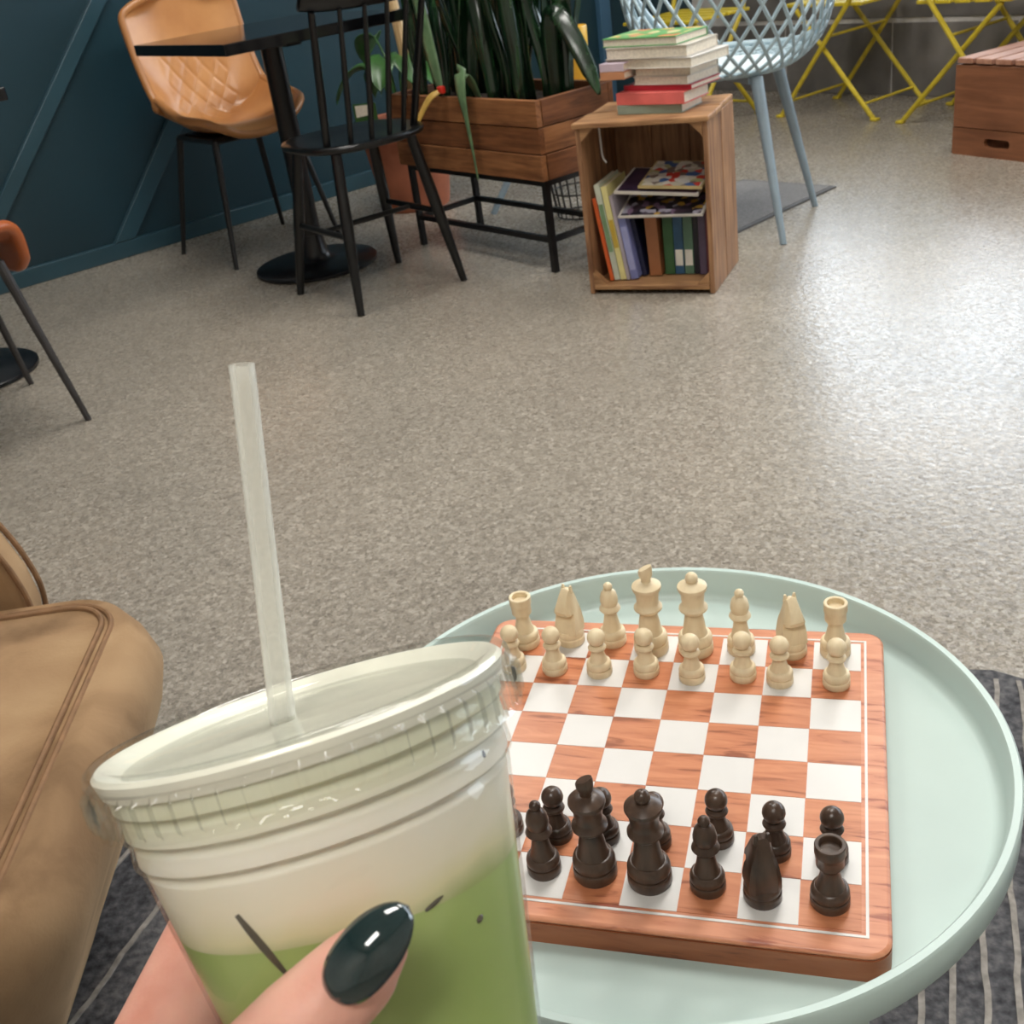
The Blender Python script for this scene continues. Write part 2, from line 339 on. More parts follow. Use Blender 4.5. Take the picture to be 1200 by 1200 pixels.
# ------------------------------------------------------------------ mesh helpers
class MB:
    def __init__(s): s.v = []; s.f = []
    def add(s, vs, fs):
        o = len(s.v); s.v += [tuple(x) for x in vs]; s.f += [tuple(i + o for i in f) for f in fs]; return s
    def box(s, c, size, rot=None):
        x, y, z = (a / 2 for a in size)
        vs = [Vector(p) for p in ((-x, -y, -z), (x, -y, -z), (x, y, -z), (-x, y, -z), (-x, -y, z), (x, -y, z), (x, y, z), (-x, y, z))]
        if rot is not None: vs = [rot @ p for p in vs]
        vs = [p + Vector(c) for p in vs]
        return s.add(vs, [(0, 3, 2, 1), (4, 5, 6, 7), (0, 1, 5, 4), (1, 2, 6, 5), (2, 3, 7, 6), (3, 0, 4, 7)])
    def tube(s, pts, rad, n=10, cap=True, flat=None):
        pts = [Vector(p) for p in pts]
        if not hasattr(rad, '__len__'): rad = [rad] * len(pts)
        rings = []; prev = None
        for i, p in enumerate(pts):
            t = (pts[min(i + 1, len(pts) - 1)] - pts[max(i - 1, 0)]).normalized()
            if prev is None:
                a = Vector((0, 0, 1)) if abs(t.z) < 0.9 else Vector((1, 0, 0))
                nx = t.cross(a).normalized()
            else:
                nx = (prev - t * prev.dot(t)).normalized()
            prev = nx; ny = t.cross(nx)
            rings.append([p + (nx * math.cos(2 * PI * k / n) + ny * math.sin(2 * PI * k / n)) * rad[i] for k in range(n)])
        vs = [q for r in rings for q in r]; fs = []
        for i in range(len(pts) - 1):
            for k in range(n):
                a, b = i * n + k, i * n + (k + 1) % n
                fs.append((a, b, b + n, a + n))
        if cap:
            fs.append(tuple(reversed(range(n)))); fs.append(tuple((len(pts) - 1) * n + k for k in range(n)))
        return s.add(vs, fs)
    def ring(s, pts, rad, n=8):
        pts = [Vector(p) for p in pts]; N = len(pts); vs = []; fs = []; prev = None
        for i, p in enumerate(pts):
            t = (pts[(i + 1) % N] - pts[i - 1]).normalized()
            if prev is None:
                a = Vector((0, 0, 1)) if abs(t.z) < 0.9 else Vector((1, 0, 0)); nx = t.cross(a).normalized()
            else: nx = (prev - t * prev.dot(t)).normalized()
            prev = nx; ny = t.cross(nx)
            vs += [p + (nx * math.cos(2 * PI * k / n) + ny * math.sin(2 * PI * k / n)) * rad for k in range(n)]
        for i in range(N):
            for k in range(n):
                a, b = i * n + k, i * n + (k + 1) % n; j = ((i + 1) % N) * n
                fs.append((a, b, j + (k + 1) % n, j + k))
        return s.add(vs, fs)
    def lathe(s, prof, n=32, c=(0, 0, 0), closed=False):
        vs = []; fs = []; P = len(prof)
        for r, z in prof:
            for k in range(n):
                a = 2 * PI * k / n
                vs.append((c[0] + r * math.cos(a), c[1] + r * math.sin(a), c[2] + z))
        for i in range(P if closed else P - 1):
            j = (i + 1) % P
            for k in range(n):
                fs.append((i * n + k, i * n + (k + 1) % n, j * n + (k + 1) % n, j * n + k))
        if not closed:
            if prof[0][0] > 1e-6: fs.append(tuple(reversed(range(n))))
            if prof[-1][0] > 1e-6: fs.append(tuple((P - 1) * n + k for k in range(n)))
        return s.add(vs, fs)
    def prism(s, poly, y0, y1, axis='y'):
        n = len(poly)
        def P(a, b, h):
            return {'y': (a, h, b), 'z': (a, b, h), 'x': (h, a, b)}[axis]
        vs = [P(a, b, y0) for a, b in poly] + [P(a, b, y1) for a, b in poly]
        fs = [tuple(range(n)), tuple(reversed(range(n, 2 * n)))] + [(i, i + n, (i + 1) % n + n, (i + 1) % n) for i in range(n)]
        return s.add(vs, fs)
    def grid(s, fn, nu, nv):
        vs = [fn(i / nu, j / nv) for i in range(nu + 1) for j in range(nv + 1)]
        fs = []
        for i in range(nu):
            for j in range(nv):
                a = i * (nv + 1) + j; fs.append((a, a + 1, a + nv + 2, a + nv + 1))
        return s.add(vs, fs)
    def xf(s, mat):
        s.v = [tuple(mat @ Vector(p)) for p in s.v]; return s
    def mesh(s, name, smooth=True, angle=35):
        me = bpy.data.meshes.new(name); me.from_pydata(s.v, [], s.f)
        bm = bmesh.new(); bm.from_mesh(me)
        bmesh.ops.remove_doubles(bm, verts=bm.verts, dist=1e-6)
        bmesh.ops.recalc_face_normals(bm, faces=bm.faces); bm.to_mesh(me); bm.free()
        if smooth:
            me.shade_smooth(); me.set_sharp_from_angle(angle=math.radians(angle))
        return me
    def build(s, name, m, parent=None, bevel=0.0, smooth=True, angle=35, solid=0.0, loc=None, rot=None, offset=0.0, seg=2):
        me = s.mesh(name, smooth, angle); me.materials.append(MAT[m] if isinstance(m, str) else m)
        o = bpy.data.objects.new(name, me); COL.objects.link(o)
        if solid:
            md = o.modifiers.new('thickness', 'SOLIDIFY'); md.thickness = solid; md.offset = offset
        if bevel:
            md = o.modifiers.new('bevel', 'BEVEL'); md.width = bevel; md.segments = seg; md.limit_method = 'ANGLE'; md.angle_limit = math.radians(40)
        if parent: o.parent = parent
        if loc is not None: o.location = loc
        if rot is not None: o.rotation_euler = rot
        return o

def thing(name, label, cat, loc=(0, 0, 0), rotz=0.0, group=None):
    o = bpy.data.objects.new(name, None); COL.objects.link(o)
    o.empty_display_size = 0.05
    o.location = loc; o.rotation_euler = (0, 0, rotz)
    return tag(o, label, cat, group)
def tag(o, label, cat, group=None):
    o['label'] = label; o['category'] = cat
    if group: o['group'] = group
    return o
def struct(o):
    o['kind'] = 'structure'; return o
def dup(root, loc, rotz, label, group=None):
    r = root.copy(); COL.objects.link(r); r.location = loc; r.rotation_euler = (0, 0, rotz); r['label'] = label
    if group: r['group'] = group
    for ch in list(root.children):
        c = ch.copy(); COL.objects.link(c); c.parent = r
        for g in list(ch.children):
            d = g.copy(); COL.objects.link(d); d.parent = c
    return r
def smoothstep(a, b, x):
    t = max(0.0, min(1.0, (x - a) / (b - a))); return t * t * (3 - 2 * t)
def catmull(pts, n):
    pts = [Vector(p) for p in pts]; out = []
    for i in range(len(pts) - 1):
        p0, p1, p2, p3 = pts[max(i - 1, 0)], pts[i], pts[i + 1], pts[min(i + 2, len(pts) - 1)]
        for k in range(n):
            t = k / n
            out.append(0.5 * ((2 * p1) + (p2 - p0) * t + (2 * p0 - 5 * p1 + 4 * p2 - p3) * t * t + (3 * p1 - p0 - 3 * p2 + p3) * t ** 3))
    out.append(pts[-1]); return out

# ------------------------------------------------------------------ room shell
def room_shell():
    R = (0, 0, RA)
    struct(MB().box(((W_BACK + W_FRONT) / 2, (W_LEFT + W_RIGHT) / 2, -0.05), (W_BACK - W_FRONT + 0.4, W_LEFT - W_RIGHT + 0.4, 0.1)).build('floor', 'floor', rot=R, smooth=False))
    struct(MB().box(((W_BACK + W_FRONT) / 2, (W_LEFT + W_RIGHT) / 2, CEIL + 0.05), (W_BACK - W_FRONT + 0.4, W_LEFT - W_RIGHT + 0.4, 0.1)).build('ceiling', 'ceiling', rot=R, smooth=False))
    struct(MB().box(((W_BACK + W_FRONT) / 2, W_LEFT + 0.05, CEIL / 2), (W_BACK - W_FRONT, 0.1, CEIL)).build('wall_left', 'teal_wall', rot=R, smooth=False))
    struct(MB().box(((W_BACK + W_FRONT) / 2, W_RIGHT - 0.05, CEIL / 2), (W_BACK - W_FRONT, 0.1, CEIL)).build('wall_right', 'white_wall', rot=R, smooth=False))
    struct(MB().box((W_FRONT - 0.05, (W_LEFT + W_RIGHT) / 2, CEIL / 2), (0.1, W_LEFT - W_RIGHT, CEIL)).build('wall_front', 'white_wall', rot=R, smooth=False))
    b = MB(); x = W_BACK + 0.06
    b.box((x, (W_LEFT + W_RIGHT) / 2, WIN_Z0 / 2), (0.12, W_LEFT - W_RIGHT, WIN_Z0))
    b.box((x, (W_LEFT + W_RIGHT) / 2, (WIN_Z1 + CEIL) / 2), (0.12, W_LEFT - W_RIGHT, CEIL - WIN_Z1))
    b.box((x, (W_LEFT + WIN_M1) / 2, (WIN_Z0 + WIN_Z1) / 2), (0.12, W_LEFT - WIN_M1, WIN_Z1 - WIN_Z0))
    b.box((x, (W_RIGHT + WIN_M0) / 2, (WIN_Z0 + WIN_Z1) / 2), (0.12, WIN_M0 - W_RIGHT, WIN_Z1 - WIN_Z0))
    wb = struct(b.build('wall_back', 'joint', rot=R, smooth=False))
    pm = None
    m = W_LEFT - 0.02; row = 0
    for (z0, z1) in ((0.0, 0.308), (0.328, 0.62)):
        m = W_LEFT - 0.005 - (0.2 if row else 0.0)
        while m > 0.6:
            w = 0.58
            p = MB().box((0, 0, 0), (0.02, w, z1 - z0))
            o = p.build('panel', 'grey_panel', wb, 0.004, False, loc=(W_BACK + 0.004, m - w / 2, (z0 + z1) / 2))
            m -= w + 0.008
        row += 1
    wn = struct(MB().build_window())
    # left wall trim
    def strip(name, poly, d, m='teal_trim'):
        struct(MB().prism(poly, W_LEFT - d, W_LEFT + 0.01).build(name, m, rot=R, bevel=0.004, smooth=False))
    strip('baseboard_left', [(W_FRONT, 0), (W_BACK, 0), (W_BACK, 0.062), (W_FRONT, 0.062)], 0.018)
    strip('trim_1', [(0.90, 0.062), (0.97, 0.062), (2.50, 1.735), (2.43, 1.735)], 0.02)
    strip('trim_2', [(1.49, 0.062), (1.575, 0.062), (2.16, 0.74), (2.075, 0.74)], 0.02)
    strip('trim_3', [(4.075, 0.062), (4.145, 0.062), (4.145, 2.6), (4.075, 2.6)], 0.03, 'teal_light')
    strip('trim_4', [(0.10, 1.735), (3.2, 1.735), (3.2, 1.80), (0.10, 1.80)], 0.02)

def build_window(self):
    R = (0, 0, RA); b = MB(); x = W_BACK + 0.06; fw = 0.05
    zc, h = (WIN_Z0 + WIN_Z1) / 2, WIN_Z1 - WIN_Z0
    mc, w = (WIN_M0 + WIN_M1) / 2, WIN_M1 - WIN_M0
    b.box((x, mc, WIN_Z0 + fw / 2), (0.07, w, fw)); b.box((x, mc, WIN_Z1 - fw / 2), (0.07, w, fw))
    for i in range(5):
        b.box((x, WIN_M0 + fw / 2 + (w - fw) * i / 4, zc), (0.07, fw, h - 2 * fw))
    o = b.build('window_1', 'frame_dark', rot=R, smooth=False)
    for i in range(4):
        pw = (w - fw) / 4 - fw
        MB().box((0, 0, 0), (0.006, pw, h - 2 * fw)).build('pane', 'glass', o, smooth=False, loc=(x, WIN_M0 + fw + pw / 2 + i * (pw + fw), zc))
    return o
MB.build_window = build_window
room_shell()

def ceiling_lamps():
    where = ('above the tray table', 'added behind the person to brighten the cup front', 'in front of the back window', 'above the leather chairs and dark wall')
    for i, (lu, lm) in enumerate(LAMPS):
        t = thing('ceiling_lamp', 'flat warm white ceiling lamp panel ' + where[i], 'lamp', room(lu, lm, CEIL), RA, 'ceiling lamp panels above the room')
        b = MB()
        for (cx, cy, sx, sy) in ((0, 0.29, 1.24, 0.03), (0, -0.29, 1.24, 0.03), (0.605, 0, 0.03, 0.55), (-0.605, 0, 0.03, 0.55)):
            b.box((cx, cy, -0.025), (sx, sy, 0.05))
        b.build('lamp_frame', 'white_wall', t, smooth=False)
        MB().box((0, 0, -0.03), (1.18, 0.55, 0.01)).build('diffuser', 'lamp_glow', t, smooth=False)
ceiling_lamps()

# ------------------------------------------------------------------ rug and mat
def rug():
    ang = math.atan2(0.93, 0.37) - PI / 2          # local y = stripe direction
    t = thing('striped_rug', 'charcoal rug with thin pale stripes under the round tray table', 'rug', (0, 0, 0), 0.0)
    far = [(-1.30, 1.10), (-0.95, 1.115), (-0.58, 1.140), (-0.2, 1.172), (0.2, 1.20), (0.50, 1.226), (0.565, 1.228), (0.61, 1.214), (0.66, 1.168), (0.80, 1.09), (1.05, 0.97)]
    out = far + [(0.55, -0.40), (-1.2, -0.15)]
    MB().prism(out, 0.0, 0.011, 'z').build('rug_field', 'rug', t, smooth=False, bevel=0.003)
    d = Vector((0.37, 0.93)).normalized(); p = Vector((d.y, -d.x))
    def edge_y(x):
        for (x0, y0), (x1, y1) in zip(far, far[1:]):
            if x0 <= x <= x1: return y0 + (y1 - y0) * (x - x0) / (x1 - x0)
        return 0.9
    for s in [-0.915, -0.822, -0.70, -0.58, -0.31, -0.28, -0.25, -0.06, -0.03] + [-0.0 + 0.03 * k for k in range(1, 9)]:
        # walk along the stripe from the near side to the far edge
        pts = []
        v = -0.05
        while v < 1.6:
            q = p * s + d * v
            if -1.15 < q.x < 0.85 and q.y < edge_y(q.x) - 0.012: pts.append((q.x, q.y))
            v += 0.02
        if len(pts) < 3: continue
        ln = Vector(pts[-1]) - Vector(pts[0]); mid = (Vector(pts[-1]) + Vector(pts[0])) / 2
        n = 24; b = MB(); top = []; 
        def fn(i, j, pts=pts):
            q = Vector(pts[0]).lerp(Vector(pts[-1]), i)
            wob = 0.0012 * math.sin(i * 60 + s * 90) + 0.0008 * math.sin(i * 143)
            q = q + p * ((j - 0.5) * 0.0062 + wob); return (q.x, q.y, 0.0118)
        b.grid(fn, 60, 1).build('stripe', 'rug_stripe', t, solid=0.002, smooth=False)
rug()
def door_mat():
    t = thing('floor_mat', 'thin grey floor mat with dark border beside the wooden book crate', 'mat', (0, 0, 0), 0)
    c = [Vector((1.256, 3.871)), Vector((0.836, 3.507))]
    d = (c[0] - c[1]).normalized(); q = Vector((-d.y, d.x))
    a = c[0]; e = c[0] - d * 0.62; f = e + q * 0.40; g = a + q * 0.38
    MB().prism([tuple(x) for x in (a, e, f, g)], 0, 0.006, 'z').build('mat_border', 'mat_edge', t, smooth=False)
    cen = (a + e + f + g) / 4
    MB().prism([tuple(cen + (x - cen) * 0.93) for x in (a, e, f, g)], 0.005, 0.0085, 'z').build('mat_field', 'mat', t, smooth=False)
door_mat()

# ------------------------------------------------------------------ tray table
TC = Vector((0.0733, 0.5754, 0)); TR = 0.2155
ZF = 0.4873                                             # tray floor
def tray_table():
    t = thing('tray_table', 'round pale sage green metal tray table with raised rim under the chessboard', 'table', TC, 0.3)
    zr = 0.5122
    prof = [(0.0, ZF - 0.004), (TR - 0.014, ZF - 0.004), (TR - 0.003, ZF - 0.001), (TR, ZF + 0.004), (TR, zr - 0.002), (TR - 0.0015, zr), (TR - 0.0055, zr), (TR - 0.007, zr - 0.002),
            (TR - 0.0085, ZF + 0.006), (TR - 0.012, ZF + 0.001), (TR - 0.016, ZF), (0.0, ZF)]
    MB().lathe(prof, 128).build('tray', 'tray', t, angle=50)
    b = MB(); b.ring([(0.13 * math.cos(2 * PI * k / 48), 0.13 * math.sin(2 * PI * k / 48), ZF - 0.012) for k in range(48)], 0.006)
    b.build('support_ring', 'tray', t)
    for k in range(4):
        a = PI / 4 + k * PI / 2
        MB().tube([(0.13 * math.cos(a), 0.13 * math.sin(a), ZF - 0.012), (0.125 * math.cos(a), 0.125 * math.sin(a), 0.25), (0.12 * math.cos(a), 0.12 * math.sin(a), 0.013)], 0.008).build('leg', 'tray', t)
    MB().ring([(0.121 * math.cos(2 * PI * k / 48), 0.121 * math.sin(2 * PI * k / 48), 0.05) for k in range(48)], 0.006).build('foot_ring', 'tray', t)
tray_table()

# ------------------------------------------------------------------ chess
SQ = 0.0322
BC = Vector((0.0679, 0.574, 0)); BROT = math.radians(-18.82); ZB = 0.5066
def rounded_rect(hx, hy, r, n=6):
    out = []
    for cx, cy, a0 in ((hx - r, hy - r, 0), (-hx + r, hy - r, PI / 2), (-hx + r, -hy + r, PI), (hx - r, -hy + r, 1.5 * PI)):
        for k in range(n + 1):
            a = a0 + PI / 2 * k / n; out.append((cx + r * math.cos(a), cy + r * math.sin(a)))
    return out
def chess_board():
    t = thing('chess_board', 'rosewood chessboard with white squares lying on the round tray', 'board game', (BC.x, BC.y, ZF), BROT)
    h = ZB - ZF; H = SQ * 4 + SQ * 0.47
    MB().prism(rounded_rect(H, H, 0.013), 0.0, h - 0.0045, 'z').build('edge_band', 'board_edge', t, angle=50)
    MB().prism(rounded_rect(H, H, 0.013), h - 0.0045, h - 0.0003, 'z').build('board_top', 'board', t, bevel=0.0025, angle=30)
    L = SQ * 4 + 0.0028; wl = 0.0016
    b = MB()
    for (cx, cy, sx, sy) in ((0, L, 2 * L + wl, wl), (0, -L, 2 * L + wl, wl), (L, 0, wl, 2 * L - wl), (-L, 0, wl, 2 * L - wl)):
        b.box((cx, cy, h - 0.0001), (sx, sy, 0.0004))
    b.build('border_line', 'light_square', t, smooth=False)
    me = MB().box((0, 0, 0), (SQ - 0.0004, SQ - 0.0004, 0.0006)).mesh('square', False)
    for i in range(8):
        for j in range(8):
            m2 = me
            o = bpy.data.objects.new('dark_square' if (i + j) % 2 == 1 else 'light_square', me)
            COL.objects.link(o); o.parent = t
            o.location = ((i - 3.5) * SQ, (j - 3.5) * SQ, h - 0.0003)
            if not me.materials: me.materials.append(MAT['light_square'])
            o.material_slots[0].link = 'OBJECT'
            o.material_slots[0].material = MAT['dark_square'] if (i + j) % 2 == 1 else MAT['light_square']
chess_board()
def base_prof(rb, hb, rn, hn):
    return [(0, 0), (rb * 0.95, 0), (rb, hb * 0.10), (rb, hb * 0.40), (rb * 0.97, hb * 0.46), (rb * 0.90, hb * 0.48), (rb * 0.90, hb * 0.53), (rb * 0.97, hb * 0.57), (rb * 0.98, hb * 0.72),
            (rb * 0.92, hb * 0.88), (rb * 0.80, hb * 0.97), (rb * 0.74, hb * 0.98), (rb * 0.66, hb * 1.12), (rn * 1.22, hb + (hn - hb) * 0.5), (rn, hn)]
def ball(r, zc, a0=-70, n=8):
    return [(max(0.0, r * math.cos(math.radians(a0 + (90 - a0) * k / n))), zc + r * math.sin(math.radians(a0 + (90 - a0) * k / n))) for k in range(n + 1)]
PIECE = {}
def piece_mesh(kind):
    b = MB()
    if kind == 'pawn':
        b.lathe(base_prof(0.0092, 0.0115, 0.0042, 0.0205) + [(0.0062, 0.0215), (0.0066, 0.0225), (0.006, 0.0238), (0.0040, 0.0248)] + ball(0.0066, 0.0306, -58), 28)
    elif kind == 'rook':
        b.lathe(base_prof(0.0106, 0.0130, 0.0050, 0.0235) + [(0.0054, 0.0258), (0.0074, 0.0285), (0.0074, 0.0345), (0.0078, 0.0352), (0.0082, 0.0365), (0.0082, 0.0420), (0.0078, 0.0425), (0.0062, 0.0425), (0.0058, 0.0420), (0.0056, 0.0385), (0, 0.0380)], 28)
    elif kind == 'bishop':
        b.lathe(base_prof(0.0100, 0.0130, 0.0045, 0.0270) + [(0.0068, 0.0285), (0.0078, 0.0300), (0.0072, 0.0318), (0.0058, 0.0335), (0.0066, 0.0365), (0.0066, 0.0390), (0.0056, 0.0435), (0.0036, 0.0462), (0.0030, 0.0468)] + ball(0.0034, 0.0487, -45), 28)
    elif kind in ('queen', 'king'):
        rb = 0.0126
        p = base_prof(rb, 0.0165, 0.0062, 0.0330) + [(0.0085, 0.0350), (0.0102, 0.0368), (0.0102, 0.0382), (0.0082, 0.0405), (0.0078, 0.0420), (0.0086, 0.0500), (0.0100, 0.0525), (0.0106, 0.0542), (0.0104, 0.0558), (0.0078, 0.0575), (0.0050, 0.0588)]
        if kind == 'queen': p += [(0.0036, 0.0592)] + ball(0.0046, 0.0618, -40)
        else:
            p += [(0, 0.0592)]
        b.lathe(p, 32)
        if kind == 'king':
            v = []; n = 18; f = []
            for (r, z, tilt) in ((0.0036, 0.0580, 0), (0.0034, 0.0610, 0), (0.0050, 0.0640, 0), (0.0052, 0.0685, 0.0018), (0.0046, 0.0702, 0.0022)):
                for k in range(n):
                    a = 2 * PI * k / n; v.append((r * math.cos(a), 0.75 * r * math.sin(a), z + tilt * math.cos(a)))
            for i in range(4):
                for k in range(n): f.append((i * n + k, i * n + (k + 1) % n, (i + 1) * n + (k + 1) % n, (i + 1) * n + k))
            f.append(tuple(4 * n + k for k in range(n))); b.add(v, f)
    elif kind == 'knight':
        b.lathe([(0, 0), (0.0098, 0), (0.0105, 0.0016), (0.0105, 0.0055), (0.0098, 0.0065), (0.0102, 0.0078), (0.0102, 0.0098), (0.0094, 0.0118), (0, 0.0124)], 28)
        # horse head: side outline (y forward, z up), tapered across
        sil = [(-0.0092, 0.0110), (-0.0096, 0.0180), (-0.0090, 0.0270), (-0.0076, 0.0360), (-0.0056, 0.0430), (-0.0036, 0.0462), (0.0004, 0.0468), (0.0034, 0.0440),
               (0.0086, 0.0352), (0.0100, 0.0310), (0.0088, 0.0276), (0.0056, 0.0286), (0.0036, 0.0264), (0.0050, 0.0220), (0.0078, 0.0160), (0.0088, 0.0110)]
        def wid(z): return 0.0090 - 0.0042 * smoothstep(0.016, 0.044, z)
        n = len(sil); v = []
        cy = sum(a for a, _ in sil) / n; cz = sum(c for _, c in sil) / n
        layers = ((-1.0, 0.72), (-0.7, 0.94), (0.0, 1.0), (0.7, 0.94), (1.0, 0.72))
        for s_, k in layers:
            for a, c in sil: v.append((s_ * wid(c), cy + (a - cy) * k, cz + (c - cz) * (k if c > 0.02 else 1)))
        f = []
        for i in range(4):
            for k in range(n): f.append((i * n + k, i * n + (k + 1) % n, (i + 1) * n + (k + 1) % n, (i + 1) * n + k))
        f.append(tuple(range(n))); f.append(tuple(4 * n + k for k in range(n)))
        b.add(v, f)
        for sx in (-1, 1):
            b.tube([(sx * 0.0030, -0.0022, 0.0430), (sx * 0.0034, -0.0024, 0.0484)], [0.0022, 0.0009], 6)
    return b.mesh(kind + '_body', True, 32)
def piece(kind, dark, fx, fy, label, rot=0.0, group=None):
    if kind not in PIECE: PIECE[kind] = piece_mesh(kind)
    o = bpy.data.objects.new(('dark_' if dark else 'pale_') + kind, PIECE[kind]); COL.objects.link(o)
    if not PIECE[kind].materials: PIECE[kind].materials.append(MAT['pale_piece'])
    o.material_slots[0].link = 'OBJECT'; o.material_slots[0].material = MAT['dark_piece' if dark else 'pale_piece']
    c, s = math.cos(BROT), math.sin(BROT); x, y = fx * SQ, fy * SQ
    o.location = (BC.x + x * c - y * s, BC.y + x * s + y * c, ZB); o.rotation_euler = (0, 0, rot)
    return tag(o, label, 'chess piece', group)
G1, G2 = 'pale chess pieces along the far edge of the board', 'dark chess pieces along the near edge of the board'
for k, x, y, r, lb in (
    ('rook', -3.53, 3.46, 0, 'pale wooden rook at the far left corner of the chessboard'),
    ('knight', -2.48, 3.64, PI - 0.7, 'pale wooden knight standing next to the left pale rook'),
    ('bishop', -1.49, 3.68, 0, 'pale wooden bishop between the left pale knight and the pale king'),
    ('king', -0.56, 3.45, -0.3, 'pale wooden king, tallest pale piece, with a slanted finial on top'),
    ('queen', 0.44, 3.49, 0, 'pale wooden queen with a round ball on top, right of pale king'),
    ('bishop', 1.44, 3.57, 0, 'pale wooden bishop standing right beside the pale queen'),
    ('knight', 2.54, 3.56, PI + 0.15, 'pale wooden knight between the right pale bishop and right pale rook'),
    ('rook', 3.46, 3.63, 0, 'pale wooden rook with hollow top at the far right corner of chessboard')):
    piece(k, False, x, y, lb, r, G1)
for x, y, lb in ((-3.57, 2.49, 'pale pawn in front of the left pale rook, nearest the cup'), (-2.61, 2.5, 'pale pawn in front of the left pale knight'),
                 (-1.58, 2.49, 'pale pawn in front of the left pale bishop'), (-0.54, 2.58, 'pale pawn in front of the pale king with slanted finial'),
                 (0.48, 2.45, 'pale pawn in front of the pale queen with ball top'), (1.56, 2.6, 'pale pawn in front of the right pale bishop'),
                 (2.34, 2.49, 'pale pawn in front of the right pale knight'), (3.5, 2.5, 'pale pawn in front of the right pale rook, at the board edge')):
    piece('pawn', False, x, y, lb, 0, G1)
for k, x, y, r, lb in (
    ('bishop', -1.46, -3.37, 0, 'dark brown bishop left of the dark king, closest back piece to the cup'),
    ('king', -0.53, -3.33, -0.4, 'dark brown king, tallest dark piece, with an upright finial'),
    ('queen', 0.45, -3.36, 0, 'dark brown queen with wide round crown and button top'),
    ('bishop', 1.46, -3.38, 0, 'dark brown bishop between the dark queen and the dark knight'),
    ('knight', 2.39, -3.48, 0.05, 'dark brown knight seen from behind beside the dark rook'),
    ('rook', 3.49, -3.44, 0, 'dark brown rook with hollow top at the near right corner of chessboard')):
    piece(k, True, x, y, lb, r, G2)
for x, y, lb in ((-2.36, -2.49, 'dark pawn mostly hidden behind the right side of the cup'), (-1.41, -2.52, 'dark pawn behind the dark bishop nearest the cup'),
                 (-0.53, -2.45, 'dark pawn half hidden behind the dark king'), (0.42, -2.46, 'dark pawn hidden behind the dark queen'),
                 (1.52, -2.25, 'dark pawn behind the right dark bishop'), (2.53, -2.44, 'dark pawn behind the dark knight'),
                 (3.5, -2.45, 'dark pawn behind the dark rook, at the right board edge')):
    piece('pawn', True, x, y, lb, 0, G2)

